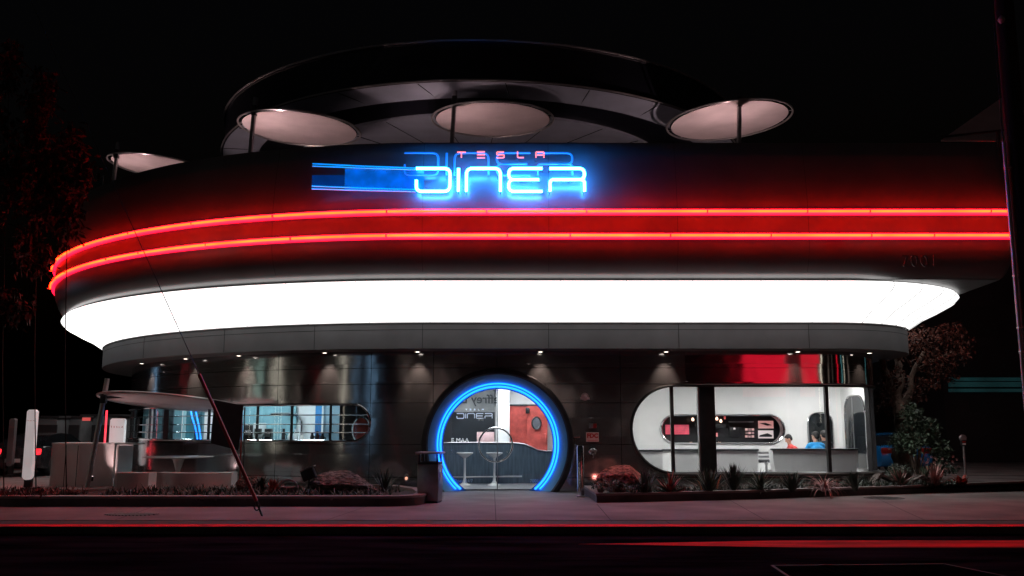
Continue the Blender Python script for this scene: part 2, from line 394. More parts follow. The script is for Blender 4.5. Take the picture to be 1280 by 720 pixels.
# ------------------------------------------------------------------ plan of the building
CLx, CLy, RL = -2.0, 36.1, 14.5
CRx, CRy, RR = 8.1, 26.2, 4.6
Y0 = 21.6
NA, NS, NB = 70, 24, 26
def left_pts(o, n=NA, ph=120):
    return [(CLx - (RL - o) * sin(radians(ph) * (1 - i / n)), CLy - (RL - o) * cos(radians(ph) * (1 - i / n))) for i in range(n)]
def low_pts(o):
    P = left_pts(o)
    P += [(CLx + (CRx - CLx) * i / NS, Y0 + o) for i in range(NS)]
    r = RR - o
    P += [(CRx + r * sin(pi / 2 * i / (NB - 4)), CRy - r * cos(pi / 2 * i / (NB - 4))) for i in range(NB - 4)]
    P += [(CRx + r, CRy + 14 * i / 3) for i in range(4)]
    return P
PX, PR = 12.25, .42
def par_pts(o):
    P = left_pts(o) + [(CLx + (CRx - CLx) * i / NS, Y0 + o) for i in range(NS)]
    P += [(CRx + (PX - PR - CRx) * i / 10, Y0 + o) for i in range(10)]
    r = PR - o * .7
    P += [(PX - PR + r * sin(pi / 2 * i / 11), Y0 + o + r - r * cos(pi / 2 * i / 11)) for i in range(12)]
    P += [(PX - PR + r, 26 + 14 * i / 3) for i in range(4)]
    return P
def Z(P, z): return [(p[0], p[1], z) for p in P]
def wall_pt(u, d, z):                                 # u: arc length along the wall, d: depth behind its face
    o = 2.6 + d
    if u < CLx:
        ph = (CLx - u) / (RL - 2.6); r = RL - o
        return Vector((CLx - r * sin(ph), CLy - r * cos(ph), z))
    if u <= CRx: return Vector((u, Y0 + o, z))
    r = RR - o; ph = (u - CRx) / (RR - 2.6)
    if ph <= pi / 2: return Vector((CRx + r * sin(ph), CRy - r * cos(ph), z))
    return Vector((CRx + r, CRy + (ph - pi / 2) * (RR - 2.6), z))
def u_of(px, d=0, z=1.6):
    best = None; u = -15.5
    while u < 11.3:
        p = wall_pt(u, d, z); dd = p.y * cos(TH) + (z - H) * sin(TH); x = 640 + F * p.x / dd
        e = abs(x - px)
        if best is None or e < best[0]: best = (e, u)
        u += .02
    return best[1]
BLD = thing('diner_building', 'long rounded steel diner with glowing white canopy band, two red neon lines and round entrance', 'building', (0, 30, 0))
UL, UR = -24.5, CRx + 2 * pi / 2 + 8

ZW = 3.64
DC, DR = Vector((-.37, 0, 1.20)), 1.84                # door circle
LW = (-3.72, 1.28, 2.23)                              # left window: right end, sill, head
RW = (3.1, .46, 2.72)                                 # right window: left end, sill, head
def holes(u):
    out = []
    if abs(u - DC.x) < DR:
        h = sqrt(DR ** 2 - (u - DC.x) ** 2); out.append((max(-1, DC.z - h), DC.z + h))
    r = (LW[2] - LW[1]) / 2; m = (LW[1] + LW[2]) / 2
    if u < LW[0]:
        x = u - (LW[0] - r); h = r if x < 0 else sqrt(max(0, r * r - x * x)); out.append((m - h, m + h))
    r = (RW[2] - RW[1]) / 2; m = (RW[1] + RW[2]) / 2
    if RW[0] < u < 11.5:
        x = (RW[0] + r) - u; h = r if x < 0 else sqrt(max(0, r * r - x * x)); out.append((m - h, m + h))
    return out
rows = [0, .36, 1.2, 2.27, 2.76, 3.18, ZW]
vseams = [u_of(p) for p in (232, 345, 462, 541, 621, 777, 937)] + [-15.5, -12.6, 11.6, 14]
def wall_sheet(d, gap, row_list, mb, usel=lambda u: True, seams=True, step=.06):
    us = [UL]; 
    while us[-1] < UR: us.append(us[-1] + step)
    if seams:
        for s_ in vseams:
            us = [u for u in us if abs(u - s_) > .012] + [s_ - .006, s_ + .006]
    us = sorted(us)
    for a, b in zip(us, us[1:]):
        if not usel((a + b) / 2): continue
        if seams and any(abs((a + b) / 2 - s_) < .006 for s_ in vseams): continue
        ha, hb = holes(a + 1e-4), holes(b - 1e-4)
        hm = holes((a + b) / 2)
        if len(ha) != len(hm): ha = [((h[0] + h[1]) / 2,) * 2 for h in hm]
        if len(hb) != len(hm): hb = [((h[0] + h[1]) / 2,) * 2 for h in hm]
        for z0, z1 in zip(row_list, row_list[1:]):
            lo, hi = z0 + gap, z1 - gap; cuts = [((lo, lo), (hi, hi))]
            for p, q in zip(ha, hb):
                nc = []
                for (l0, l1), (h0, h1) in cuts:
                    A = (min(max(p[0], l0), h0), min(max(q[0], l1), h1)); B = (min(max(p[1], l0), h0), min(max(q[1], l1), h1))
                    if A[0] - l0 > 1e-4 or A[1] - l1 > 1e-4: nc.append(((l0, l1), A))
                    if h0 - B[0] > 1e-4 or h1 - B[1] > 1e-4: nc.append((B, (h0, h1)))
                cuts = nc
            for (l0, l1), (h0, h1) in cuts:
                ids = [mb.vk(wall_pt(a, d, l0)), mb.vk(wall_pt(b, d, l1)), mb.vk(wall_pt(b, d, h1)), mb.vk(wall_pt(a, d, h0))]
                ids = [x for i, x in enumerate(ids) if x not in ids[:i]]
                if len(ids) > 2: mb.f.append(ids)
BAND0 = u_of(858)
mb = MB(); wall_sheet(0, .006, rows, mb, lambda u: True); 
mb.obj('wall', M['steel'], BLD, smooth=60, raw=True)
mb = MB(); wall_sheet(-.012, .004, [2.76, 3.18, ZW], mb, lambda u: u > BAND0, seams=False)
mb.obj('steel_band', M['steel_band'], BLD, smooth=60, raw=True)
mb = MB(); wall_sheet(.05, 0, [0, ZW], mb, seams=False, step=.12)
mb.obj('wall_core', M['joint'], BLD, smooth=0)
# canopy
mb = MB(); mb.loft([Z(low_pts(2.7), 3.62), Z(low_pts(1.66), 3.60)]); mb.obj('soffit', M['soffit'], BLD)
mb = MB(); mb.loft([Z(low_pts(1.68), 3.60), Z(low_pts(1.65), 3.61), Z(low_pts(1.65), 4.24), Z(low_pts(1.70), 4.27)]); fas = mb.obj('fascia', M['fascia'], BLD)
mb = MB()
def seam_v(mb, fn, k, zs, wdt=.008):
    pass
Lf = Z(low_pts(1.646), 0)
def along(P):                                         # arc positions
    s = [0]
    for a, b in zip(P, P[1:]): s.append(s[-1] + (Vector(b) - Vector(a)).length)
    return s
def pt_at(P, S, x):
    for i in range(len(S) - 1):
        if S[i + 1] >= x:
            t = (x - S[i]) / max(1e-6, S[i + 1] - S[i]); return Vector(P[i]).lerp(Vector(P[i + 1]), t), (Vector(P[i + 1]) - Vector(P[i])).normalized()
    return Vector(P[-1]), Vector((0, 1, 0))
def param_of_px(P, S, px, z):
    best = None; x = 0
    while x < S[-1]:
        p, _ = pt_at(P, S, x); dd = p.y * cos(TH) + (z - H) * sin(TH); e = abs(640 + F * p.x / dd - px)
        if p.y < 31 and (best is None or e < best[0]): best = (e, x)
        x += .05
    return best[1]
S = along(Lf)
for px in (180, 280, 393, 528, 686, 849, 1012, 1090):
    p, t = pt_at(Lf, S, param_of_px(Lf, S, px, 4)); mb.box((p.x, p.y, 3.93), (.01, .004, .62), rz=math.atan2(t.y, t.x))
mb.loft([Z(low_pts(1.646), 4.085), Z(low_pts(1.646), 4.095)])
mb.split('joint', M['joint'], fas)
# the white light box
prof = [(.52, 5.165), (.36, 5.14), (.32, 5.07), (.42, 4.96), (.82, 4.74), (1.2, 4.56), (1.5, 4.36), (1.655, 4.265)]
mb = MB(); mb.loft([Z(low_pts(o), z) for o, z in prof]); lb = mb.obj('light_box', M['lightbox'], BLD, smooth=60)
mb = MB()
for px in list(range(-40, 1100, 0x52)):
    P = Z(low_pts(.9), 0); S_ = along(P); x = param_of_px(P, S_, px, 4.8)
    line = []
    for o, z in prof:
        Q = Z(low_pts(o), z); SQ = along(Q); fr = x / S_[-1]
        # same relative vertex index on every offset
        i = next(i for i in range(len(S_) - 1) if S_[i + 1] >= x); t = (x - S_[i]) / (S_[i + 1] - S_[i])
        q = Vector(Q[i]).lerp(Vector(Q[i + 1]), t); line.append(q + Vector((0, -.004, -.004)))
    mb.tube(line, .006, 5)
for i in range(NA + NS + 4, NA + NS + NB - 4, 3):
    mb.tube([Vector(Z(low_pts(o), z)[i]) + Vector((.003, -.003, -.003)) for o, z in prof], .011, 5)
mb.split('panel_joint', M['trim'], lb)
mb = MB(); mb.loft([Z(low_pts(.50), 5.155), Z(low_pts(.46), 5.155), Z(low_pts(.46), 5.176), Z(low_pts(.55), 5.176)]); mb.obj('edge_trim', M['trim'], BLD)
mb = MB(); mb.loft([Z(low_pts(1.66), 4.25), Z(low_pts(1.615), 4.262), Z(low_pts(1.63), 4.29)]); mb.obj('edge_trim', M['trim'], BLD)
# underside between canopy and parapet
mb = MB(); mb.loft([Z(par_pts(.5), 5.19), Z(low_pts(.5), 5.178)]); mb.obj('canopy_underside', M['soffit'], BLD)
# parapet
pprof = [(.53, 5.19), (.42, 5.24), (.31, 5.35), (.20, 5.54), (.11, 5.78), (.07, 6.0), (.05, 6.5), (.06, 7.0), (.12, 7.6), (.22, 8.2), (.28, 8.54), (.31, 8.58), (.42, 8.58), (.45, 8.4), (.45, 7.6)]
mb = MB(); mb.loft([Z(par_pts(o), z) for o, z in pprof]); par = mb.obj('parapet', M['parapet'], BLD, smooth=50)
mb = MB()
P = Z(par_pts(.05), 0); S_ = along(P)
for px in (340, 528, 686, 849, 1012, 1203):
    x = param_of_px(P, S_, px, 6); i = next(i for i in range(len(S_) - 1) if S_[i + 1] >= x); t = (x - S_[i]) / (S_[i + 1] - S_[i])
    mb.tube([Vector(Z(par_pts(o), z)[i]).lerp(Vector(Z(par_pts(o), z)[i + 1]), t) for o, z in pprof[2:12]], .0035, 5)
mb.split('joint', M['joint'], par)
mb = MB(); mb.poly(Z(par_pts(.6), 7.62)); mb.obj('roof_deck', M['roofing'], BLD)
mb = MB(); mb.poly(Z(low_pts(1.7), 4.3)); mb.obj('roof_slab', M['roofing'], BLD)
# red neon lines: glass tubes in pieces, standing off a shallow tray that glows for the pink halo
for zt, nm in ((6.17, 'lower'), (6.76, 'upper')):
    P = Z(par_pts(-.068), zt); S_ = along(P); tot = S_[-1]
    tr = MB(); A = par_pts(.045); B = par_pts(-.03)
    tr.loft([Z(A, zt - .075), Z(B, zt - .06), Z(B, zt + .06), Z(A, zt + .075)])
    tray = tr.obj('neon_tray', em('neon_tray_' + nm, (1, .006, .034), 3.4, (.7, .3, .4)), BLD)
    e = param_of_px(P, S_, 1247, zt); x = 14.0; mb = MB(); hs = MB(); rnd = random.Random(int(zt * 10))
    while x < e - .2:
        L = min(rnd.choice((1.5, 2.4, 2.9)), e - x); n = max(3, int(L / .12))
        mb.tube([pt_at(P, S_, x + .02 + (L - .04) * k / n)[0] for k in range(n + 1)], .027, 8)
        p, t = pt_at(P, S_, x); hs.box((p.x - t.y * -.05, p.y + .05, zt), (.025, .14, .05), rz=math.atan2(t.y, t.x))
        x += L
    mb.split('neon_tube', M['redneon'], BLD, label='red neon tube in the %s of the two lines' % nm); hs.split('tube_holder', M['rim'], tray)
mb = MB()
tm = text_mb('7001', .40, at(1150, 333, 21.5) + Vector((0, 0, 0)), depth=.012, spacing=1.15)
tm.obj('house_number', M['numtext'], BLD)

# ------------------------------------------------------------------ windows
def ribbon(path, d0, d1):
    return [wall_pt(u, d0, z) for u, z in path], [wall_pt(u, d1, z) for u, z in path]
def pill_path(end, z0, z1, far, side):
    r = (z1 - z0) / 2; m = (z0 + z1) / 2; path = []; n = 24; st = .2
    c = end - r * side
    k = int(abs(far - c) / st)
    top = [(far + (c - far) * i / k, z1) for i in range(k)]
    arc = [(c + side * r * sin(pi * i / n), m + r * cos(pi * i / n)) for i in range(n + 1)]
    return top + arc + [(u, z0) for u, _ in top[::-1]]
lw = MB(); path = pill_path(LW[0], LW[1], LW[2], -19.5, 1)
lw.tube([wall_pt(u, -.01, z) for u, z in path], .028, 8)
win = lw.obj('window', M['chrome'], BLD, label='long pill-ended ribbon window with horizontal bars')
a_, b_ = ribbon(path, 0, .2); mb = MB(); mb.strip(a_, b_); mb.obj('reveal', M['dark'], win, smooth=60)
mb = MB()
for zb in (1.50, 1.72, 1.96):
    u = -19.5; pts = []
    endu = LW[0] - (.475 - sqrt(max(0, .475 ** 2 - (zb - 1.755) ** 2))) - .03
    while u < endu: pts.append(wall_pt(u, .0, zb)); u += .15
    pts.append(wall_pt(endu, .0, zb)); mb.tube(pts, .014, 6)
mb.split('bar', M['chrome'], win)
mb = MB()
for px in (322.5, 365, 414, 262, 300, 188):
    u = u_of(px, .08, 1.75); p = wall_pt(u, .06, 1.755); t = wall_pt(u + .05, .06, 1.755) - p; mb.box(p, (.05, .06, .93), rz=math.atan2(t.y, t.x))
for u in (-14.6, -16.5):
    p = wall_pt(u, .06, 1.755); mb.box(p, (.05, .06, .93), rz=0)
mb.split('mullion', M['dark'], win)
u = u_of(209, .02, 1.75); p = wall_pt(u, .05, 1.755); t = wall_pt(u + .05, .05, 1.755) - p
mb = MB().box(p, (.32, .14, .96), rz=math.atan2(t.y, t.x)); mb.obj('column', M['dark'], win)
gp = MB(); us = [-19.5 + .15 * i for i in range(int((LW[0] - .04 + 19.5) / .15) + 1)] + [LW[0] - .03]
gp.loft([[wall_pt(u, .1, (LW[1] + LW[2]) / 2 - sg * (.475 if u < LW[0] - .475 else sqrt(max(0, .475 ** 2 - (u - LW[0] + .475) ** 2)))) for u in us] for sg in (1, -1)])
gp.obj('pane', M['glassw'], win)

rw = MB(); FAR = 11.5; path = pill_path(RW[0], RW[1], RW[2], FAR, -1)
rw.tube([wall_pt(u, -.02, z) for u, z in path], .04, 8)
win2 = rw.obj('window', M['dark'], BLD, label='big panoramic window with round left end wrapping the right corner')
mb = MB(); mb.strip(*ribbon(path, 0, .25)); mb.obj('reveal', M['dark'], win2, smooth=60)
mb = MB()
top = [wall_pt(u, -.045, RW[2] + .035) for u in [4.2 + i * .12 for i in range(int((FAR - 4.2) / .12))]]
mb.tube(top, .022, 8); mb.obj('head_trim', M['chrome'], win2)
mb = MB()
sill = [u for u in [4.0 + i * .12 for i in range(int((FAR - 4.0) / .12))]]
mb.loft([[wall_pt(u, d, z) for u in sill] for d, z in ((.2, .47), (-.16, .465), (-.17, .44), (-.16, .40), (.02, .39))]); mb.obj('sill', M['planter'], win2)
mb = MB()
for px in (840.5, 1036, 1089, 1096):
    u = u_of(px, .02, 1.5); p = wall_pt(u, .08, 1.59); t = wall_pt(u + .05, .08, 1.59) - p; mb.box(p, (.085 if px < 1080 else .06, .12, 2.24), rz=math.atan2(t.y, t.x))
mb.split('mullion', M['dark'], win2)
c_ = (u_of(876) + u_of(895)) / 2
mb = MB().box(wall_pt(c_, .1, 1.59), (.4, .22, 2.25), bev=.01); mb.obj('column', M['dark'], win2)
mb = MB().box(wall_pt(c_ - .225, .1, 1.59), (.035, .16, 2.24)); mb.obj('column_edge', M['satin'], win2)
gp = MB(); r = 1.13; us = [RW[0] + .02 + .06 * i for i in range(20)] + [RW[0] + 1.25 + .15 * i for i in range(int((FAR - RW[0] - 1.25) / .15))]
gp.loft([[wall_pt(u, .12, 1.59 - sg * (r if u > RW[0] + r else sqrt(max(0, r * r - (u - RW[0] - r) ** 2)))) for u in us] for sg in (1, -1)])
gp.obj('pane', M['glassw'], win2)

# ------------------------------------------------------------------ round entrance
YW = Y0 + 2.6
def arc_pts(r, y, n=72, z0=.012, c=DC):
    a0 = math.asin(min(1, (c.z - z0) / r)) if r > c.z - z0 else pi / 2
    return [Vector((c.x + r * cos(-a0 + (pi + 2 * a0) * i / n), y, c.z + r * sin(-a0 + (pi + 2 * a0) * i / n))) for i in range(n + 1)]
mb = MB(); mb.loft([arc_pts(1.80, YW + .05), arc_pts(1.80, YW - .16), arc_pts(1.84, YW - .20), arc_pts(1.93, YW - .20), arc_pts(1.965, YW - .16), arc_pts(1.965, YW + .05)])
door = mb.obj('entrance', M['dark'], BLD, smooth=40, label='round portal outlined in blue neon with glass double door')
mb = MB(); mb.loft([arc_pts(1.80, YW - .15), arc_pts(1.74, YW - .1), arc_pts(1.62, YW + .14), arc_pts(1.56, YW + .26), arc_pts(1.44, YW + .28)])
mb.obj('reveal', M['doorreveal'], door, smooth=60)
for rr in (1.585, 1.50):
    MB().tube(arc_pts(rr, YW + .2, z0=.05), .027, 8).obj('neon_ring', M['doorneon'], door)
YG = YW + .32
mb = MB(); R = 1.46; pts = arc_pts(R, YG, 60, .02); mb.poly(pts); mb.obj('pane', M['glass'], door)
MB().tube(arc_pts(R, YG, 60, .02), .018, 6).obj('door_frame', M['satin'], door)
dx = at(622, 500, YG).x
MB().box((dx, YG, 1.33), (.022, .03, 2.6)).obj('door_stile', M['satin'], door)
hc = at(619.5, 556, YG - .06); MB().tube([hc + Vector((.44 * cos(2 * pi * k / 40), 0, .44 * sin(2 * pi * k / 40))) for k in range(40)], .022, 8, closed=True).obj('door_handle', M['chrome'], door)
MB().box((DC.x, YG, .035), (2.2, .05, .03)).obj('door_rail', M['satin'], door)
LET = {
 'D': [([(520, 210.5), (562.5, 210.5), (562.5, 239), (520.5, 239), (520.5, 225)], 8)],
 'I': [([(573, 210.5), (573, 239)], 1)],
 'N': [([(583, 239), (583, 210.5), (625.5, 210.5), (625.5, 239)], 8)],
 'E': [([(678, 210.5), (636, 210.5), (636, 224.5), (674, 224.5)], 7), ([(650, 224.5), (636, 224.5), (636, 239), (678, 239)], 7)],
 'R': [([(687, 210.5), (730.5, 210.5), (730.5, 224.5), (712, 224.5)], 7), ([(687.5, 239), (687.5, 224.5), (730.5, 224.5), (730.5, 239)], 5)],
}
TES = {
 'T': [[(571, 190), (582, 190)], [(576.5, 190), (576.5, 197)]],
 'E': [[(596, 189.5), (606, 189.5)], [(596, 193.2), (606, 193.2)], [(596, 197), (606, 197)]],
 'S': [[(630, 189.7), (621, 189.7), (621, 193.2), (630, 193.2), (630, 197), (620.5, 197)]],
 'L': [[(647, 189), (647, 196.8), (655, 196.8)]],
 'A': [[(670, 197), (670, 189.8), (680, 189.8), (680, 197)], [(670, 193.6), (680, 193.6)]],
}
def planar(x, y, Y, x0=640, y0=225, base=None, s=None):  # flat lettering laid out on a vertical plane
    if base is None:
        b = at(x0, y0, Y); e = at(x0 + 10, y0, Y).x - b.x; f = b.z - at(x0, y0 + 10, Y).z
        return Vector((b.x + (x - x0) * e / 10, Y, b.z - (y - y0) * f / 10))
    return Vector((base.x + (x - x0) * s, Y, base.z - (y - y0) * s))
sign = thing('neon_sign', 'blue neon lettering DINER with small red TESLA letters above, on the dark parapet', 'neon sign', at(625, 245, 21.6))
YS = 21.42
for ch, paths in LET.items():
    mb = MB()
    for pts, r in paths:
        q = [planar(x, y, YS) for x, y in pts]; mb.tube(fillet(q, r * .0186), .036, 8)
    L = mb.obj('blue_letter', M['blueneon'], sign)
    st = MB()
    for pts, r in paths:
        for x, y in (pts[0], pts[-1]):
            p = planar(x, y, YS); st.tube([p + Vector((0, .03, 0)), p + Vector((0, .33, 0))], .012, 6)
    st.split('standoff', M['dark'], L)
for ch, paths in TES.items():
    mb = MB()
    for pts in paths: mb.tube(fillet([planar(x, y, YS) for x, y in pts], .03, 4), .017, 6)
    rl = mb.obj('red_letter', M['redletter'], sign)
    st = MB(); p = planar(*paths[0][0], YS); st.tube([p + Vector((0, .02, 0)), p + Vector((0, .4, 0))], .008, 6); st.obj('standoff', M['dark'], rl)
# exposure ghost of the bright letters, built as dim tubes higher and to the left
mb = MB()
for ch, paths in LET.items():
    for pts, r in paths:
        q = [planar(x - 15, y - 19.5, YS + .16) for x, y in pts]; mb.tube(fillet(q, r * .0186), .026, 8)
mb.obj('ghost_outline', M['blueghost'], sign)
mb = MB()  # light smeared left of the sign, built as glowing tubes and plates
for yl, yr in ((204.5, 210), (207.5, 212), (232.5, 237), (236, 239.5)):
    mb.tube([planar(390, yl, YS + .1), planar(452, (yl * .45 + yr * .55), YS + .06), planar(520, yr, YS + .03)], .014, 6)
mb.obj('trail_line', M['bluetrail'], sign)
def plate(x0, x1, y0, y1, Y): 
    a = planar(x0, y0, Y); b = planar(x1, y1, Y); return MB().box(((a.x + b.x) / 2, Y, (a.z + b.z) / 2), (abs(b.x - a.x), .015, abs(b.z - a.z)))
plate(431, 530, 211, 237, YS + .15).obj('trail_panel', M['bluesmear'], sign)
plate(390, 430.5, 219, 235, YS + .15).obj('trail_panel', M['bluesmeardim'], sign)

# ------------------------------------------------------------------ downlights
dl = None
spots = [(299, 'left of the leaning guard'), (406, 'over the ribbon window'), (522, 'left of the entrance'), (676, 'right of the entrance'), (832, 'over the left end of the big window'), (997, 'over the right part of the big window'), (1086, 'at the right corner'), (233, 'above the outdoor parasol'), (178, 'at the far left curve')]
for px, where in spots:
    u = u_of(px, -.32, 3.6); p = wall_pt(u, -.34, 3.585)
    t = thing('downlight', 'small round downlight in the canopy soffit ' + where, 'downlight', tuple(p), 'downlights in the canopy soffit')
    MB().lathe([(.085, .02), (.085, -.012), (.065, -.016), (.06, .01)], p, 20).obj('rim', M['satin'], t)
    MB().lathe([(.058, -.010), (.055, -.014), (.01, -.014)], p, 20).obj('lens', M['downlamp'], t)
    ld = bpy.data.lights.new('downlight_beam', 'SPOT'); ld.energy = 85; ld.spot_size = radians(64); ld.spot_blend = .9; ld.color = (1, .72, .6); ld.shadow_soft_size = .05
    lo = bpy.data.objects.new('downlight_beam', ld); COL.objects.link(lo); lo.parent = t; lo.location = (0, 0, -.03)
    n_ = wall_pt(u, 0, 3.5) - wall_pt(u, -.3, 3.5); lo.rotation_euler = Vector((n_.x * 1.5, n_.y * 1.5, -1)).to_track_quat('-Z', 'Y').to_euler()

# ------------------------------------------------------------------ rooftop drum canopy and discs
dc = Vector((-1.1, 33.3, 0)); ring = thing('rooftop_canopy', 'huge dark round canopy ring above the roof with pale panelled underside', 'canopy', (-1.1, 33.3, 7.62))
MB().lathe([(9.3, 11.0), (9.3, 11.06), (9.22, 11.08), (9.22, 12.12), (9.26, 12.14), (9.26, 12.22), (8.9, 12.22), (8.9, 11.2)], dc, 120).obj('drum', M['drum'], ring, smooth=40)
def ringtube(r, z, t): return MB().tube([dc + Vector((r * cos(2 * pi * k / 120), r * sin(2 * pi * k / 120), z)) for k in range(120)], t, 6, closed=True)
ringtube(9.28, 12.19, .03).obj('rim', M['rim'], ring); ringtube(9.31, 11.03, .028).obj('rim', M['rim'], ring)
def annulus(r0, r1, z0, z1, n=120):
    mb = MB(); a = [dc + Vector((r0 * cos(2 * pi * k / n), r0 * sin(2 * pi * k / n), z0)) for k in range(n + 1)]; b = [dc + Vector((r1 * cos(2 * pi * k / n), r1 * sin(2 * pi * k / n), z1)) for k in range(n + 1)]
    return mb.loft([a, b])
o = annulus(9.25, 8.1, 11.0, 10.96).obj('soffit', M['ringsoffit'], ring)
j = MB()
for k in range(24):
    a = 2 * pi * k / 24 + .1
    for r0, r1, z in ((9.24, 8.12, 10.975), (6.75, .5, 10.915)):
        j.tube([dc + Vector((r0 * cos(a), r0 * sin(a), z + .0)), dc + Vector((r1 * cos(a + .03), r1 * sin(a + .03), z))], .012, 4)
j.split('joint', M['joint'], o)
annulus(8.1, 6.8, 11.5, 11.5).obj('recess', M['drum'], ring)
MB().lathe([(6.8, 11.5), (6.8, 10.93), (6.7, 10.92), (.3, 10.95)], dc, 96).obj('ceiling_disc', M['ringsoffit'], ring)
MB().lathe([(.9, 7.6), (.9, 11)], dc, 32).obj('central_column', M['drum'], ring)

def parasol(name, cx, cy, cz, r, pole_xy, pole_top, pole_base, tilt, lab, cat, aim, power=55, ground=None, lean=.05):
    """side-mounted round shade disc: pole, bracket, rim tube, membrane"""
    base = Vector((pole_xy[0], pole_xy[1], pole_base)); t = thing(name, lab, cat, tuple(base))
    top = Vector((pole_xy[0] + lean * (pole_top - pole_base), pole_xy[1], pole_top))
    mb = MB().tube([base, top], .065, 10); mb.lathe([(.2, 0), (.2, .03), (.08, .05)], base, 20)
    pole = mb.obj('pole', M['satin'], t)
    Rm = Matrix.Rotation(tilt[1], 3, 'Y') @ Matrix.Rotation(tilt[0], 3, 'X'); c = Vector((cx, cy, cz))
    MB().lathe([(r * .93, .0), (r * .93, -.012), (r * .6, -.03), (.02, -.04)], c, 56, Rm).obj('membrane', M['discskin'], t, smooth=50)
    MB().tube([c + Rm @ Vector((r * cos(2 * pi * k / 64), r * sin(2 * pi * k / 64), 0)) for k in range(64)], .028, 8, closed=True).obj('rim', M['rim'], t)
    MB().tube([c + Rm @ Vector((r * .935 * cos(2 * pi * k / 64), r * .935 * sin(2 * pi * k / 64), .01)) for k in range(64)], .014, 6, closed=True).obj('inner_rim', M['chrome'], t)
    sp = MB()
    for k in range(12):
        a = 2 * pi * k / 12 + .2; sp.tube([c + Rm @ Vector((r * .93 * cos(a), r * .93 * sin(a), .01)), c + Rm @ Vector((r * cos(a), r * sin(a), 0))], .012, 5)
    sp.split('bracket', M['rim'], t)
    pm_ = base.lerp(top, max(0, min(1, (cz + .1 - pole_base) / (pole_top - pole_base)))); e = c + Rm @ Vector((0, 0, .14))
    MB().tube([pm_, (pm_ + e) / 2 + Vector((0, 0, .03)), e, c + Rm @ Vector((0, 0, .0))], .035, 8).obj('arm', M['dark'], t)
    MB().box(pm_, (.14, .16, .3), bev=.02).obj('clamp', M['dark'], t)
    if aim:
        lp = base.lerp(top, .12) + Vector((0, .14, 0))
        h = MB().lathe([(.05, -.1), (.06, .0), (.055, .02)], lp, 14); up = h.obj('uplight', M['dark'], t)
        MB().lathe([(.045, .018), (.04, .026), (.005, .026)], lp, 14).obj('lens', em('uplight_lens_' + str(round(cx)), (1, .75, .7), 3), up)
        ld = bpy.data.lights.new('uplight_beam', 'SPOT'); ld.energy = power; ld.spot_size = radians(150 if pole_base > 5 else 88); ld.spot_blend = .6; ld.color = (1, .64, .63); ld.shadow_soft_size = .06
        lo = bpy.data.objects.new('uplight_beam', ld); COL.objects.link(lo); lo.parent = t; lo.location = lp + Vector((0, 0, .04)) - base
        lo.rotation_euler = (c - lp - Vector((0, 0, .1))).to_track_quat('-Z', 'Y').to_euler()
    return t
def roof_disc(pxc, pyc, hw, polepx, poletop_py, Y, tilt, lab, power=225):
    c = at(pxc, pyc, Y); r = hw / F * (Y * cos(TH) + (c.z - H) * sin(TH)); yp = Y - r * .72; pt = at(polepx, poletop_py, yp)
    return parasol('rooftop_shade_disc', c.x, c.y, c.z, r, (pt.x - .1, yp), pt.z, 7.62, tilt, lab, 'shade disc', True, power)
roof_disc(375, 161, 75, 317, 122, 26.0, (.02, .05), 'pale round shade disc on the roof left of the neon lettering')
roof_disc(616, 150, 76, 566, 104, 26.0, (.04, .0), 'middle round shade disc on the roof behind the blue lettering', 130)
roof_disc(911, 151, 77, 922, 106 + 20, 26.0, (.0, -.07), 'round shade disc on the roof right of the neon lettering')
roof_disc(205, 210, 66, 145, 178, 31.0, (.02, .1), 'half hidden shade disc on the far left curve of the roof')
c = at(1262, 172, 24.5)
# large dim sail at the far right of the roof
sail = thing('shade_sail', 'dim triangular canopy edge rising at the right end of the roof beside the utility pole', 'shade sail', (12, 24, 7.6))
a = at(1176, 177, 23.5); b = at(1252, 124, 25.5); c2 = at(1300, 150, 26); d = at(1300, 178, 23.5)
MB().prism([a, d, c2, b], (0, 0, .04)).obj('membrane', M['discskin'], sail)
MB().tube([a + Vector((0, -.03, .12)), at(1252, 163, 23.4), at(1300, 158, 23.4)], .03, 6).obj('boom', M['dark'], sail)
MB().tube([at(1247, 163, 23.4), Vector((at(1247, 163, 23.4).x, 23.4, 7.62))], .05, 8).obj('mast', M['dark'], sail)
# balustrade on the left roof curve
bal = thing('roof_balustrade', 'low glass balustrade with steel rail on the far left roof edge', 'railing', (-12, 27, 7.62))
pts = [Vector((CLx - 14.0 * sin(radians(a)), CLy - 14.0 * cos(radians(a)), 9.0)) for a in range(46, 72, 2)]
MB().tube(pts, .025, 6).obj('rail', M['chrome'], bal)
MB().loft([[(p.x, p.y, 8.4) for p in pts], [(p.x, p.y, 8.96) for p in pts]]).obj('pane', M['glassteal'], bal)
mb = MB()
for p in pts[::4]: mb.tube([(p.x, p.y, 7.6), (p.x, p.y, 9.0)], .018, 6)
mb.split('post', M['satin'], bal)
#PART2
# ================================================================== INTERIOR
XI = 9.9; YB = 27.9
def ipanel(name, mb, mat, parent=BLD, **kw): return mb.obj(name, mat, parent, **kw)
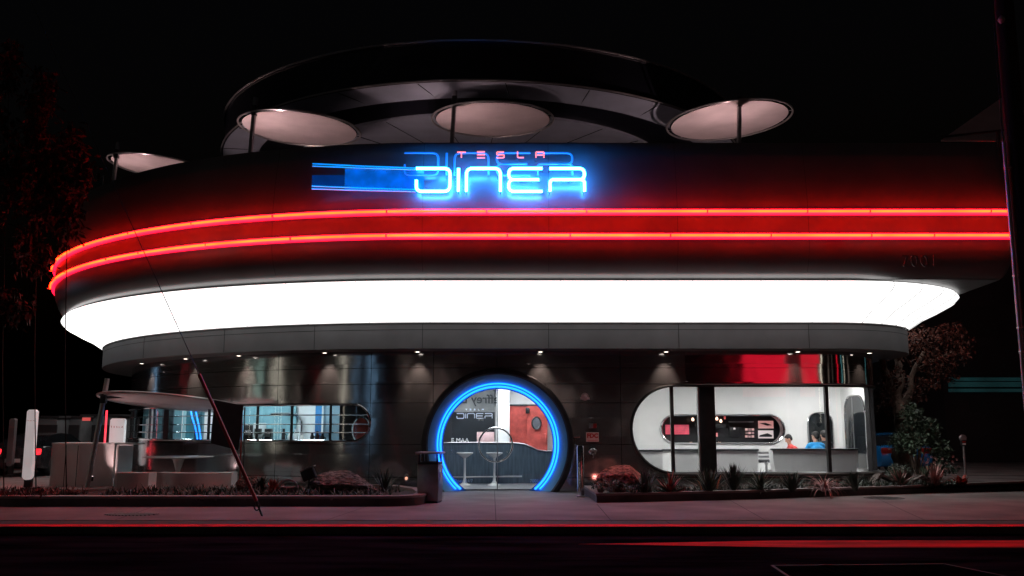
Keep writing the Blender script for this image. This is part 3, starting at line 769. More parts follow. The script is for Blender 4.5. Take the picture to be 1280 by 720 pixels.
# dining room
mb = MB().poly([(2.75, YW + .16, .02), (XI, YW + .16, .02), (XI, YB, .02), (2.75, YB, .02)]); ipanel('interior_floor', mb, M['floor'], smooth=0)
mb = MB(); mb.poly([(2.75, YW + .14, 3.1), (9.0, YW + .14, 3.1), (XI, 25.6, 3.1), (XI, YB, 3.1), (2.75, YB, 3.1)]); ipanel('interior_ceiling', mb, M['white'], smooth=0)
pz0, pz1 = at(900, 554, YB).z, at(900, 519, YB).z; px0, px1 = at(826, 536, YB).x, at(980, 536, YB).x
pr = (pz1 - pz0) / 2; pmz = (pz0 + pz1) / 2
def pill_xz(x0, x1, zc, r, y, n=16):
    P = [Vector((x1 - r + r * sin(pi * i / n), y, zc + r * cos(pi * i / n))) for i in range(n + 1)]
    return P + [Vector((x0 + r - r * sin(pi * i / n), y, zc - r * cos(pi * i / n))) for i in range(n + 1)]
# back wall with the pill-shaped pass-through
mb = MB(); n = 120
for i in range(n):
    a = 2.75 + (XI - 2.75) * i / n; b = 2.75 + (XI - 2.75) * (i + 1) / n
    def hh(x):
        if x <= px0 or x >= px1: return 0
        if x < px0 + pr: return sqrt(max(0, pr * pr - (px0 + pr - x) ** 2))
        if x > px1 - pr: return sqrt(max(0, pr * pr - (x - px1 + pr) ** 2))
        return pr
    ha, hb = hh(a), hh(b)
    if ha < 1e-6 and hb < 1e-6: mb.poly([(a, YB, 0), (b, YB, 0), (b, YB, 3.1), (a, YB, 3.1)])
    else:
        mb.poly([(a, YB, 0), (b, YB, 0), (b, YB, pmz - hb), (a, YB, pmz - ha)]); mb.poly([(a, YB, pmz + ha), (b, YB, pmz + hb), (b, YB, 3.1), (a, YB, 3.1)])
bw = ipanel('interior_wall', mb, M['white'], smooth=0, weld=True)
P = pill_xz(px0, px1, pmz, pr, YB - .03)
MB().tube(P, .035, 8, closed=True).obj('pass_through_frame', M['chrome'], bw)
P2 = [p + Vector((0, .45, 0)) for p in P]; MB().strip(P + [P[0]], P2 + [P2[0]]).obj('reveal', M['satin'], bw, smooth=50)
MB().poly([(px0 - .5, YB + .95, .5), (px1 + .5, YB + .95, .5), (px1 + .5, YB + .95, 2.6), (px0 - .5, YB + .95, 2.6)]).obj('kitchen_backdrop', M['blackboard'], bw, smooth=0)
mb = MB().box((XI + .02, 26.95, 1.55), (.04, 1.95, 3.1)); ipanel('interior_wall', mb, M['white'])
MB().box((2.72, 26.2, 1.55), (.08, 3.5, 3.1)).obj('interior_wall', M['white'], BLD)
# skirting band and dark cushions line seen left below
for x0, x1, y in ((796, 819, 563), (827, 876, 562.5)):
    a = at(x0, y, YB - .05); b = at(x1, y, YB - .05); MB().box(((a.x + b.x) / 2, YB - .05, a.z), (b.x - a.x, .06, .05)).obj('grab_rail', M['boothtop'], bw)
# dark round-cornered doors
def round_door(x0, x1, y0, y1, Y, lab, rr=.3):
    a = at(x0, y1, Y); b = at(x1, y0, Y); q = fillet([(a.x, Y, a.z), (a.x, Y, b.z), (b.x, Y, b.z), (b.x, Y, a.z)], rr, 8)
    o = MB().prism(q, (0, -.03, 0)).obj('interior_door', M['tinted'], BLD, label=lab); MB().tube([p + Vector((0, -.03, 0)) for p in q], .025, 6).obj('frame', M['chrome'], o)
round_door(1011, 1040, 516, 566, YB - .02, 'small dark door with rounded top corners', .35)
# dark rounded opening in the side wall by the corner
q = fillet([(XI - .01, 25.95, .5), (XI - .01, 25.95, 2.55), (XI - .01, 27.55, 2.55), (XI - .01, 27.55, .5)], .6, 10)
o = MB().prism(q, (-.02, 0, 0)).obj('interior_door', M['tinted'], BLD, label='tall dark rounded opening in the side wall at the right corner')
MB().tube([p + Vector((-.02, 0, 0)) for p in q], .03, 6).obj('frame', M['chrome'], o)
MB().box((XI - .03, 26.9, 1.5), (.02, .06, 2.0)).obj('bar', M['satin'], o)
# things on the kitchen wall behind the pass-through
def flat(name, x0, x1, y0, y1, Y, mat, lab, cat, d=.03, group=None):
    a = at(x0, y1, Y); b = at(x1, y0, Y); return tag(MB().box(((a.x + b.x) / 2, Y, (a.z + b.z) / 2), (b.x - a.x, d, b.z - a.z), bev=.004).obj(name, mat), lab, cat, group)
YK = YB + .85
flat('red_screen', 832, 861, 531, 543, YK, M['screenred'], 'glowing crimson screen at the left end of the kitchen opening', 'screen')
flat('wall_poster', 948, 966.5, 526, 535.5, YK, M['screenpink'], 'pink poster with a dark flying craft at the right of the kitchen opening', 'poster')
flat('wall_poster', 948, 966.5, 538, 548, YK, M['screenwhite'], 'white poster with a low dark wedge shape in the kitchen opening, below the pink one', 'poster')
p = at(957, 531, YK - .02); mb = MB(); mb.prism([p + Vector((-.2, 0, .05)), p + Vector((.0, 0, .06)), p + Vector((.2, 0, -.01)), p + Vector((.05, 0, -.03)), p + Vector((-.1, 0, .02))], (0, -.006, 0)); tag(mb.obj('poster_picture', M['darktext']), 'dark craft shape printed on the pink poster', 'picture')
p = at(957, 544, YK - .02); mb = MB(); mb.prism([p + Vector((-.2, 0, -.05)), p + Vector((-.18, 0, 0)), p + Vector((.06, 0, .06)), p + Vector((.2, 0, .0)), p + Vector((.19, 0, -.05))], (0, -.006, 0)); tag(mb.obj('poster_picture', M['darktext']), 'dark wedge shape printed on the white poster', 'picture')
for r_ in range(3):
    for c_i in range(3):
        x = 931.5 + c_i * 4; y = 535.5 + r_ * 4.3
        flat('pastry_box', x, x + 3, y, y + 2.8, YK, M['signpink'] if (r_ + c_i) % 2 else M['screenpink'], 'pink box in the kitchen rack, row %s from top, column %s from left' % (('one', 'two', 'three')[r_], ('one', 'two', 'three')[c_i]), 'box', group='boxes in the kitchen rack')
flat('oven', 912, 925, 533, 546, YK, M['dark'], 'black square oven with one small round lamp in the kitchen', 'oven')
p = at(918, 537, YK - .1); tag(MB().lathe([(.03, 0), (.035, .03), (.02, .06)], p, 12).obj('oven_lamp', M['screenwhite']), 'tiny round white lamp glowing in front of the black oven', 'lamp')
for px_, py_, l_ in ((866, 524, 'first bulb from the left over the kitchen counter'), (896, 523, 'pendant bulb just right of the wide window column'), (901, 526, 'lower pendant bulb near the wide window column')):
    p = at(px_, py_, YB + .6); t = thing('pendant_lamp', l_, 'lamp', tuple(p), 'pendant lamps over the kitchen')
    MB().lathe([(.012, .05), (.035, .02), (.045, -.02), (.03, -.05), (.01, -.06)], p, 14).obj('bulb', M['bulb'], t); MB().tube([p + Vector((0, 0, .05)), p + Vector((0, 0, .5))], .006, 5).obj('cord', M['wire'], t)
flat('kitchen_monitor', 869, 883, 527, 536, YB + .6, M['dark'], 'dark monitor in the kitchen left of the wide column', 'monitor')
flat('kitchen_monitor', 893, 907, 528, 536, YB + .6, M['dark'], 'dark monitor in the kitchen right of the wide column', 'monitor')
flat('ticket_light', 905, 907, 520, 524, YB + .5, M['tinyred'], 'small red light at the top of the kitchen opening', 'light')
flat('ticket_light', 894, 897, 541, 546, YB + .6, M['tinyred'], 'small orange light low in the kitchen opening', 'light')
flat('heat_lamp_bar', 911, 942, 526.5, 528, YB + .5, M['satin'], 'thin horizontal steel bar hanging in the kitchen opening', 'bar')
# lamps on the ceilings
def ceil_lamp(x, y, sx, sy, lab, mat, z=3.08):
    t = thing('ceiling_light', lab, 'ceiling light', (x, y, z), 'ceiling lights inside the diner')
    MB().box((x, y, z), (sx + .06, sy + .06, .03), bev=.008).obj('frame', M['whiteg'], t); MB().box((x, y, z - .018), (sx, sy, .012)).obj('diffuser', mat, t)
ceil_lamp(4.6, 24.85, 1.8, .25, 'flat ceiling light over the left booths of the dining room', M['interiorlamp'])
ceil_lamp(7.0, 24.85, 1.8, .25, 'flat ceiling light over the middle of the dining room', M['interiorlamp'])
ceil_lamp(8.9, 26.2, .9, .35, 'short ceiling light over the seated diners', M['interiorlamp'])
# booths seen from behind
def booth(x0, x1, ytop, Y, lab):
    a = at(x0, ytop, Y); b = at(x1, ytop, Y); t = thing('booth', lab, 'booth', ((a.x + b.x) / 2, Y, .02), 'white dining booths'); zt = a.z; w_ = b.x - a.x; cx = (a.x + b.x) / 2
    q = []
    for i in range(13):
        f = i / 12; z = .04 + (zt - .04) * f; q.append((w_ / 2 * (.86 + .14 * sin(pi * min(1, f * 1.0) * .5)), z))
    mb = MB(); rings = [[Vector((cx + sx * h, Y + (.10 if abs(sx) == 1 else 0) , z)) for sx in (-1, -.96, -.5, 0, .5, .96, 1)] for h, z in q]
    back = [[p + Vector((0, .12, 0)) for p in r] for r in rings]
    mb.loft([r + list(reversed(bk)) + [r[0]] for r, bk in zip(rings, back)]); mb.poly(rings[-1] + list(reversed(back[-1])))
    mb.obj('backrest', M['upholst'], t, smooth=60, weld=True)
    MB().box((cx, Y + .06, zt + .015), (w_ * .99, .16, .05), bev=.02).obj('top_trim', M['boothtop'], t)
    MB().box((cx, Y + .42, .44), (w_ * .92, .55, .12), bev=.03).obj('seat', M['upholst'], t); MB().box((cx, Y + .42, .2), (w_ * .88, .45, .36)).obj('plinth', M['satin'], t)
booth(797, 829, 564, 25.3, 'narrow white booth at the rounded left end of the big window')
booth(843, 884, 563, 25.2, 'white booth between the thin mullion and the wide column')
booth(892, 949, 563, 25.2, 'white booth with rounded right side just right of the wide column')
booth(963.5, 1074, 562.5, 25.1, 'widest white booth, with diners seated behind it, near the right corner')
def table(x, y, lab, z=.74):
    t = thing('dining_table', lab, 'table', (x, y, .02)); MB().box((x, y, z), (.7, 1.1, .03), bev=.01).obj('tabletop', M['boothtop'], t)
    MB().lathe([(.25, .02), (.24, .04), (.04, .08), (.03, .6), (.08, z - .02)], (x, y, 0), 24).obj('pedestal', M['chrome'], t)
table(at(957, 560, 25.9).x, 25.9, 'table in the gap between two white booths')
table(at(1003, 560, 26.8).x, 26.75, 'table at which the three diners sit')
t = MB(); 
for zz in (.68, .82, .93): t.box((at(957, 570, 26.6).x, 26.6, zz), (.42, .3, .06), bev=.01)
tag(t.obj('drawer_cabinet', M['satin']), 'low steel cabinet with slats seen between two white booths', 'cabinet')

# ------------------------------------------------------------------ people
def capsule(mb, a, b, ra, rb, n=12):
    a = Vector(a); b = Vector(b); d = (b - a); L = d.length; d.normalize(); up = Vector((0, 0, 1)) if abs(d.z) < .9 else Vector((1, 0, 0)); u = d.cross(up).normalized(); v = d.cross(u)
    rings = [(a - d * ra * sin(t), ra * cos(t)) for t in (1.35, .9, .45)] + [(a, ra), (b, rb)] + [(b + d * rb * sin(t), rb * cos(t)) for t in (.45, .9, 1.35)]
    o = len(mb.v)
    for c, r in rings: mb.v += [tuple(c + (u * cos(2 * pi * k / n) + v * sin(2 * pi * k / n)) * r) for k in range(n)]
    for i in range(len(rings) - 1):
        for k in range(n): mb.f.append([o + i * n + k, o + i * n + (k + 1) % n, o + (i + 1) * n + (k + 1) % n, o + (i + 1) * n + k])
    mb.f.append([o + k for k in range(n)][::-1]); mb.f.append([o + (len(rings) - 1) * n + k for k in range(n)])
def ellipsoid(mb, c, r, R=None):
    bm = bmesh.new(); bmesh.ops.create_icosphere(bm, subdivisions=3, radius=1); c = Vector(c)
    for v in bm.verts:
        p = Vector((v.co.x * r[0], v.co.y * r[1], v.co.z * r[2])); v.co = c + (R @ p if R else p)
    bm.verts.index_update(); mb.add([v.co.copy() for v in bm.verts], [[v.index for v in f.verts] for f in bm.faces]); bm.free()
def remesh(mb, vox, smooth=3):
    me = bpy.data.meshes.new('x'); me.from_pydata(mb.v, [], mb.f); o = bpy.data.objects.new('x', me); COL.objects.link(o)
    m = o.modifiers.new('r', 'REMESH'); m.mode = 'VOXEL'; m.voxel_size = vox
    s = o.modifiers.new('s', 'SMOOTH'); s.iterations = smooth; s.factor = .5
    bpy.context.view_layer.update(); e = bpy.data.meshes.new_from_object(o.evaluated_get(bpy.context.evaluated_depsgraph_get()))
    out = MB(); out.add([v.co.copy() for v in e.vertices], [list(p.vertices) for p in e.polygons])
    bpy.data.objects.remove(o); bpy.data.meshes.remove(e); return out
def person(loc, yaw, lean, nod, shirt, lab, turn=0, sc_=1.0):
    """seated figure, local +Y is forward; seat at z .47"""
    hip = Vector((0, 0, .56)); ch = hip + Vector((0, .36 * sin(lean), .36 * cos(lean))); nk = ch + Vector((0, .17 * sin(lean * 1.1), .17 * cos(lean * 1.1)))
    hr = Matrix.Rotation(turn, 3, 'Z') @ Matrix.Rotation(-nod, 3, 'X'); hc_ = nk + Vector((0, .05 * sin(lean) + .05 * sin(nod), .17))
    def hp(x, y, z): return hc_ + hr @ Vector((x, y, z))
    def torso(mb, g):
        capsule(mb, hip + Vector((-.07, 0, 0)), hip + Vector((.07, 0, 0)), .115 + g, .115 + g); capsule(mb, hip, ch, .125 + g, .135 + g)
        capsule(mb, ch + Vector((-.07, 0, -.02)), ch + Vector((.07, 0, -.02)), .12 + g, .12 + g); capsule(mb, nk + Vector((-.13, 0, -.05)), nk + Vector((.13, 0, -.05)), .06 + g, .06 + g)
        capsule(mb, ch, nk + Vector((0, 0, -.04)), .12 + g, .075 + g)
    sh = {s: nk + Vector((.185 * s, 0, -.065)) for s in (-1, 1)}; el = {s: sh[s] + Vector((.07 * s, .17, -.23)) for s in (-1, 1)}
    wr = {s: Vector((.12 * s, el[s].y + .23, .80)) for s in (-1, 1)}
    body = MB(); torso(body, 0); capsule(body, nk + Vector((0, 0, -.06)), hc_ + Vector((0, 0, -.04)), .06, .055)
    ellipsoid(body, hc_ + hr @ Vector((0, -.012, .02)), (.076, .094, .10), hr); ellipsoid(body, hp(0, .022, -.045), (.058, .07, .072), hr)
    capsule(body, hp(0, .085, .015), hp(0, .104, -.022), .010, .016); 
    for s in (-1, 1):
        ellipsoid(body, hp(.076 * s, -.008, -.005), (.012, .02, .03), hr); capsule(body, hp(.018 * s, .086, .032), hp(.045 * s, .078, .03), .010, .008)
        capsule(body, hp(.004 * s, .083, -.055), hp(.022 * s, .078, -.055), .009, .007)
        capsule(body, sh[s], el[s], .05, .042); capsule(body, el[s], wr[s], .04, .028)
        hd = (wr[s] - el[s]).normalized(); pal = wr[s] + Vector((-.01 * s, .05, -.005)); capsule(body, wr[s], pal, .028, .034)
        for k in range(4):
            r0 = pal + Vector((s * (-.03 + .02 * k), .025, .0)); L_ = (.036, .042, .04, .03)[k if s > 0 else k]; capsule(body, r0, r0 + Vector((0, L_, -.004)), .0105, .0095); capsule(body, r0 + Vector((0, L_, -.004)), r0 + Vector((0, L_ + .022, -.02)), .0095, .008)
        capsule(body, pal + Vector((-.03 * s, -.02, 0)), pal + Vector((-.062 * s, .02, -.004)), .012, .010)
        kn = Vector((.12 * s, .44, .50)); capsule(body, hip + Vector((.08 * s, .02, -.02)), kn, .085, .06); capsule(body, kn, Vector((.12 * s, .42, .1)), .055, .04); capsule(body, Vector((.12 * s, .40, .06)), Vector((.13 * s, .58, .05)), .04, .032)
    t = thing('person', lab, 'person', (0, 0, 0)); t['_o'] = (0, 0, 0)
    b = remesh(body, .009).obj('body', M['skin'], t, smooth=180)
    sm = MB(); torso(sm, .012)
    for s in (-1, 1): capsule(sm, sh[s], el[s], .066, .056); capsule(sm, sh[s] + Vector((-.06 * s, 0, .0)), sh[s], .065, .066)
    if shirt is not M['shirtb']:
        for s in (-1, 1): capsule(sm, el[s], wr[s] + (el[s] - wr[s]) * .1, .054, .038)
    remesh(sm, .014).obj('shirt', shirt, t, smooth=180)
    tr = MB()
    for s in (-1, 1):
        kn = Vector((.12 * s, .44, .50)); capsule(tr, hip + Vector((.08 * s, .02, -.02)), kn, .098, .073); capsule(tr, kn, Vector((.12 * s, .42, .14)), .07, .06)
    capsule(tr, hip + Vector((-.07, 0, -.03)), hip + Vector((.07, 0, -.03)), .125, .125); remesh(tr, .014).obj('trousers', M['jeans'], t, smooth=180)
    ha = MB(); ellipsoid(ha, hp(0, -.028, .042), (.086, .094, .094), hr); ellipsoid(ha, hp(0, -.055, .0), (.076, .06, .075), hr); ellipsoid(ha, hp(0, .03, .088), (.062, .05, .035), hr)
    h = remesh(ha, .011, 2)
    h.v = [tuple(Vector(v) + Vector((noise.noise(Vector(v) * 60), noise.noise(Vector(v) * 60 + Vector((9, 0, 0))), noise.noise(Vector(v) * 60 + Vector((0, 9, 0))))) * .006) for v in h.v]
    h.obj('hair', M['hair'], t, smooth=180)
    sho = MB()
    for s in (-1, 1): capsule(sho, Vector((.12 * s, .40, .055)), Vector((.13 * s, .60, .05)), .05, .042)
    remesh(sho, .012).obj('shoes', M['rubber'], t, smooth=180)
    t.location = loc; t.rotation_euler = (0, 0, yaw); t.scale = (sc_,) * 3
    return t
def ploc(px, Y): return (at(px, 550, Y).x, Y, .02)
person((at(998, 550, 26.3).x, 26.3, .10), radians(80), .42, .5, M['shirtr'], 'diner in a red shirt leaning forward and looking down to the left', 0)
person((at(1021, 550, 25.62).x, 25.62, .06), radians(8), .12, .15, M['shirtb'], 'diner in a bright blue shirt seen from behind at the right booth', .35, 1.06)
person((at(1031.5, 550, 26.25).x, 26.25, .09), radians(10), .12, .1, M['shirtk'], 'dark-haired diner in black, partly hidden by the window mullion', -.1, 1.06)

# ------------------------------------------------------------------ lobby behind the round door
YL = 30.2
mb = MB().poly([(-3.5, YW + .34, .012), (2.65, YW + .34, .012), (2.65, YL, .012), (-3.5, YL, .012)]); ipanel('interior_floor', mb, M['floor'], smooth=0)
mb = MB().poly([(-3.5, YW + .1, 3.12), (2.65, YW + .1, 3.12), (2.65, YL, 3.12), (-3.5, YL, 3.12)]); ipanel('interior_ceiling', mb, M['white'], smooth=0)
MB().box((-3.55, 27.3, 1.56), (.08, 5.7, 3.1)).obj('interior_wall', M['white'], BLD)
MB().box((2.65, 28.9, 1.56), (.06, 2.2, 3.1)).obj('interior_wall', M['white'], BLD)
MB().box((-.4, YL + .04, 1.56), (6.2, .08, 3.12)).obj('interior_wall', M['white'], BLD)
def lpanel(name, x0, x1, y0, y1, Y, mat, d=.06, lab=None):
    a = at(x0, y1, Y); b = at(x1, y0, Y); o = MB().box(((a.x + b.x) / 2, Y, (a.z + b.z) / 2), (b.x - a.x, d, b.z - a.z)).obj(name, mat, BLD)
    if lab: o['label'] = lab
    return o
lpanel('wall_panel', 545, 618.5, 470, 515, YL - .06, M['greywall'], .05, 'mottled grey upper wall panel')
lpanel('wall_panel', 545, 618.5, 515, 575, YL - .05, M['blackboard'], .06, 'black lower wall panel')
lpanel('wall_column', 621, 637, 455, 575, YL - .3, M['white'], .4)
lpanel('wall_panel', 637, 660, 507.5, 575, YL - .07, M['redquilt'], .06, 'red quilted wall panel')
lpanel('wall_panel', 637, 676, 505.5, 507.5, YL - .1, M['boothtop'], .08, 'dark strip over the red quilting')
ft = lpanel('swing_door', 659, 684, 507.5, 575, YL - .35, M['redquilt'], .05, 'red swing door with oval porthole')
p = at(670.5, 529, YL - .4); MB().lathe([(.14, .0), (.14, .03), (.01, .03)], p, 28, Matrix.Rotation(pi / 2, 3, 'X') , 1, 1.3).obj('porthole', M['satin'], ft)
MB().tube([p + Vector((.14 * cos(2 * pi * k / 30), -.02, .19 * sin(2 * pi * k / 30))) for k in range(30)], .028, 6, closed=True).obj('porthole_rim', M['dark'], ft)
p = at(681.5, 548, YL - .42); MB().box(p, (.07, .03, .32), bev=.012).obj('push_plate', M['redquilt'], ft)
flat('wall_box', 657, 662, 509.5, 517, YL - .45, M['dark'], 'small dark box fixed over the red swing door', 'box')
flat('menu_board', 596, 618, 540, 553.5, YL - .3, M['signpink'], 'pale pink board standing against the black panel', 'board')
text_mb('effrey De', .40, at(595, 504, YL - .1), mirror=True, bold=.006).obj('reflected_lettering', M['darktext'], BLD)  # a street sign's reflection, built as mirrored letters on the wall
p = at(566, 552, YL - .15)
text_mb('E MAA', .2, at(575, 553, YL - .12), mirror=False).obj('lettering', M['whitetext'], BLD)
# small sign lettering on the door glass
base = at(593.5, 520, YG - .03); s_ = .0054 * 9.2 / 9.6
s_ = (at(616, 520, YG - .03).x - at(571, 520, YG - .03).x) / 214.0; dl_ = MB()
lg = thing('door_lettering', 'pale DINER lettering with tiny TESLA on the left leaf of the glass entrance door', 'lettering', tuple(base))
for ch, paths in LET.items():
    mb = MB()
    for pts, r in paths: mb.tube(fillet([planar(x, y, YG - .03, 627, 225, base=base, s=s_) for x, y in pts], r * s_), .011, 6)
    mb.obj('letter', M['glowletter'], lg)
for ch, paths in TES.items():
    mb = MB()
    for pts in paths: mb.tube([planar(x, y - 6, YG - .03, 627, 225, base=base, s=s_) for x, y in pts], .005, 4)
    mb.obj('letter', M['glowletter'], lg)
flat('door_sticker', 597.5, 600.5, 523, 526, YG - .03, M['whitetext'], 'tiny white square sticker under the glass door lettering, left one', 'sticker', .004, 'stickers on the glass door')
flat('door_sticker', 601.5, 604.5, 523, 526, YG - .03, M['whitetext'], 'tiny white square sticker under the glass door lettering, right one', 'sticker', .004, 'stickers on the glass door')
tag(text_mb('Open 24/7', .115, at(579, 603, YG - .03), depth=.002).obj('door_text', M['bluetext']), 'small pale words Open 24/7 at the foot of the left door leaf', 'lettering')
tag(text_mb('7001', .12, at(668, 603, YG - .03), depth=.002).obj('door_text', M['bluetext']), 'small pale number 7001 at the foot of the right door leaf', 'lettering')
# counter with a dipping right end
YC = 27.35
ctr = thing('service_counter', 'blue-grey counter front behind the round glass door, dipping at its right end', 'counter', (at(622, 560, YC).x, YC, .012))
top = [(545, 554), (600, 553.8), (640, 554), (655, 555.5), (664, 559), (672, 563), (682, 564.5), (705, 564.5)]
q = [at(x, y, YC) for x, y in top]; qq = [Vector((p.x, YC, .015)) for p in q]
mb = MB(); mb.loft([qq, q, [p + Vector((0, .6, 0)) for p in q]]); mb.obj('front', M['bluegrey'], ctr)
MB().tube([p + Vector((0, -.02, .01)) for p in q], .02, 6).obj('edge', M['satin'], ctr)
for px_ in (565, 600, 634):
    p = at(px_, 564, YC - .03); MB().box(p, (.025, .03, .09), bev=.006).obj('hook', M['chrome'], ctr)
YR = YC - .12
a = at(556, 596.5, YR); b = at(652.5, 595.5, YR); MB().tube([a, b], .022, 8).obj('foot_rail', M['whiteg'], ctr)
a = at(555, 605, YR); MB().tube([a, Vector((at(677, 605, YR).x, YR, a.z))], .014, 6).obj('skirting', M['whiteg'], ctr)
for k, (px_, l_) in enumerate(((581, 'left white tulip bar stool behind the glass door'), (618, 'right white tulip bar stool, framed by the round door handle'))):
    YT = 26.75; c = at(px_, 567, YT); t = thing('bar_stool', l_, 'stool', (c.x, YT, .012), 'white bar stools in the lobby')
    MB().lathe([(.03, c.z - .13), (.08, c.z - .10), (.19, c.z - .03), (.24, c.z + .01), (.235, c.z + .03), (.15, c.z + .025), (.02, c.z + .015)], (c.x, YT, 0), 36).obj('seat', M['whiteg'], t)
    MB().lathe([(.22, .015), (.2, .03), (.09, .07), (.045, .14), (.033, .3), (.03, c.z - .2), (.04, c.z - .1)], (c.x, YT, 0), 28).obj('pedestal', M['whiteg'], t)
ceil_lamp(-.4, 28.6, 3.2, .5, 'wide ceiling light deep in the lobby', M['lobbylamp'], 3.10)
ceil_lamp(-.4, 25.8, 2.0, .3, 'ceiling light just inside the round entrance', M['lobbylamp'], 3.10)

# ------------------------------------------------------------------ left room behind the ribbon window
def lroom(d, z0, z1, u0, u1, mat, name, st=.3, **kw):
    us = [u0 + (u1 - u0) * i / max(2, int((u1 - u0) / st)) for i in range(max(2, int((u1 - u0) / st)) + 1)]
    return MB().loft([[wall_pt(u, d, z0) for u in us], [wall_pt(u, d, z1) for u in us]]).obj(name, mat, BLD, **kw)
lroom(3.0, 0, 3.1, -19.4, -3.8, M['tealwall'], 'interior_wall')
us = [-19.4 + .3 * i for i in range(53)]
MB().loft([[wall_pt(u, .14, .02) for u in us], [wall_pt(u, 3.0, .02) for u in us]]).obj('interior_floor', M['floor'], BLD)
MB().loft([[wall_pt(u, .14, 3.1) for u in us], [wall_pt(u, 3.0, 3.1) for u in us]]).obj('interior_ceiling', M['white'], BLD)
def uu(px): return u_of(px, 2.4, 1.75)
for px_, l_ in ((335, 'cool ceiling light over the kitchen shelf'), (395, 'cool ceiling light left of the porthole wall')):
    p = wall_pt(uu(px_), 1.4, 3.08); ceil_lamp(p.x, p.y, .9, .35, l_, M['interiorteal'])
ceil_lamp(-9.3, 28.3, .8, .35, 'cool ceiling light right of the blue neon arcs', M['interiorteal'])
ceil_lamp(-11.3, 30.0, .6, .35, 'cool ceiling light at the far left of the ribbon window', M['interiorteal'])
o = lroom(1.1, 0.4, 2.9, u_of(424, 1.1, 1.7), -3.6, M['blackboard'], 'partition_panel')
p = wall_pt(u_of(452, 1.0, 1.7), 1.0, at(452, 538, 25.2).z)
MB().tube([p + Vector((.24 * cos(2 * pi * k / 30), -.03, .36 * sin(2 * pi * k / 30))) for k in range(30)], .03, 6, closed=True).obj('porthole_rim', M['chrome'], o)
MB().lathe([(.23, 0), (.23, .02), (.01, .02)], p, 28, Matrix.Rotation(pi / 2, 3, 'X'), 1, 1.5).obj('porthole', M['redquilt'], o)
lroom(2.0, .4, 2.9, u_of(394, 2, 1.7), u_of(402, 2, 1.7), pm('blue_panel', (.03, .16, .36), .4), 'blue_panel')
lroom(2.1, .4, 2.9, u_of(402, 2, 1.7), u_of(423, 2, 1.7), pm('blue_grey_panel', (.2, .34, .42), .4), 'blue_panel')
# arched chrome opening on the back wall
q = []
for x, y, _z in fillet([(309, 556, 0), (309, 517.5, 0), (372, 517.5, 0), (372, 556, 0)], 16, 8): q.append(wall_pt(u_of(x, 2.7, 1.7), 2.9, at(x, y, wall_pt(u_of(x, 2.7, 1.7), 2.9, 1.7).y).z))
o = MB().tube(q, .05, 8).obj('arch_frame', M['chrome'], BLD)
# teal glass and blue tubes at the far left
def arcobj(pxs, mat, lab):
    pts = [wall_pt(u_of(x, .9, 1.7), 1.0, at(x, y, wall_pt(u_of(x, .9, 1.7), 1.0, 1.7).y).z) for x, y in pxs]
    return tag(MB().tube(pts, .022, 8).obj('blue_neon_tube', mat), lab, 'neon tube')
arcobj([(233, 511), (236, 522), (240, 533), (243, 545), (244, 552)], M['doorneon'], 'left curved blue neon tube inside the ribbon window')
arcobj([(239, 511), (242, 522), (245, 533), (247, 545), (248, 552)], M['doorneon'], 'right curved blue neon tube inside the ribbon window')
lroom(.5, .9, 2.6, u_of(228, .5, 1.7), u_of(252, .5, 1.7), M['glassteal'], 'tinted_panel')
CA, CB = Vector((-12.75, 32.1, 0)), Vector((-6.6, 28.4, 0))
def chord(px):
    k_ = ray(px, 530); q = k_[0] / k_[1]; f_ = (CA.x - q * CA.y) / ((CA.x - q * CA.y) - (CB.x - q * CB.y)); return CA.lerp(CB, f_)
def cpanel(p0, p1, z0, z1, mat, name, off=.0):
    a = chord(p0) + Vector((0, -off, 0)); b = chord(p1) + Vector((0, -off, 0)); return MB().prism([a + Vector((0, 0, z0)), b + Vector((0, 0, z0)), b + Vector((0, 0, z1)), a + Vector((0, 0, z1))], (0, .02, 0)).obj(name, mat, BLD)
MB().prism([CA, CB, CB + Vector((0, 0, 3.1)), CA + Vector((0, 0, 3.1))], (0, .04, 0)).obj('interior_wall', pm('teal_panel', (.14, .30, .35), .4), BLD)
for a_, b_, m_ in ((186, 192, 'white'), (192, 197, 'bluegrey'), (203, 207, 'bluegrey'), (213, 218, 'bluegrey'), (228, 233, 'white'), (244, 251, 'bluegrey'), (256, 272, 'white')): cpanel(a_, b_, .6, 2.9, M[m_], 'wall_panel', .06)
# counter clutter
a = uu(306); b = uu(424)
sh = lroom(1.75, 1.18, 1.20, a, b, M['satin'], 'worktop')
mb = MB(); us = [a + (b - a) * i / 12 for i in range(13)]; mb.loft([[wall_pt(u, 1.5, 1.22) for u in us], [wall_pt(u, 2.1, 1.22) for u in us], [wall_pt(u, 2.1, 1.17) for u in us], [wall_pt(u, 1.5, 1.17) for u in us], [wall_pt(u, 1.5, 1.22) for u in us]])
mb.obj('worktop', M['satin'], BLD)
clut = [(313, 10, 17, 'whiteg', 'coffee_machine'), (321, 7, 19, 'carblue', 'water_bottle'), (331, 11, 15, 'dark', 'grinder'), (343, 13, 17, 'tealwall', 'ice_machine'), (354, 8, 12, 'dark', 'toaster'), (372, 5, 12, 'dark', 'jug'), (379, 4, 9, 'whiteg', 'cup_stack'), (386, 6, 12, 'tealwall', 'jug'), (393, 5, 8, 'whiteg', 'cup_stack'), (405, 5, 9, 'dark', 'jug'), (411, 5, 10, 'dark', 'jug'), (417, 5, 8, 'dark', 'jug')]
words = dict(coffee_machine='white coffee machine', water_bottle='tall blue bottle', grinder='black grinder', ice_machine='pale teal machine', toaster='dark low toaster', jug='jug', cup_stack='stack of white cups')
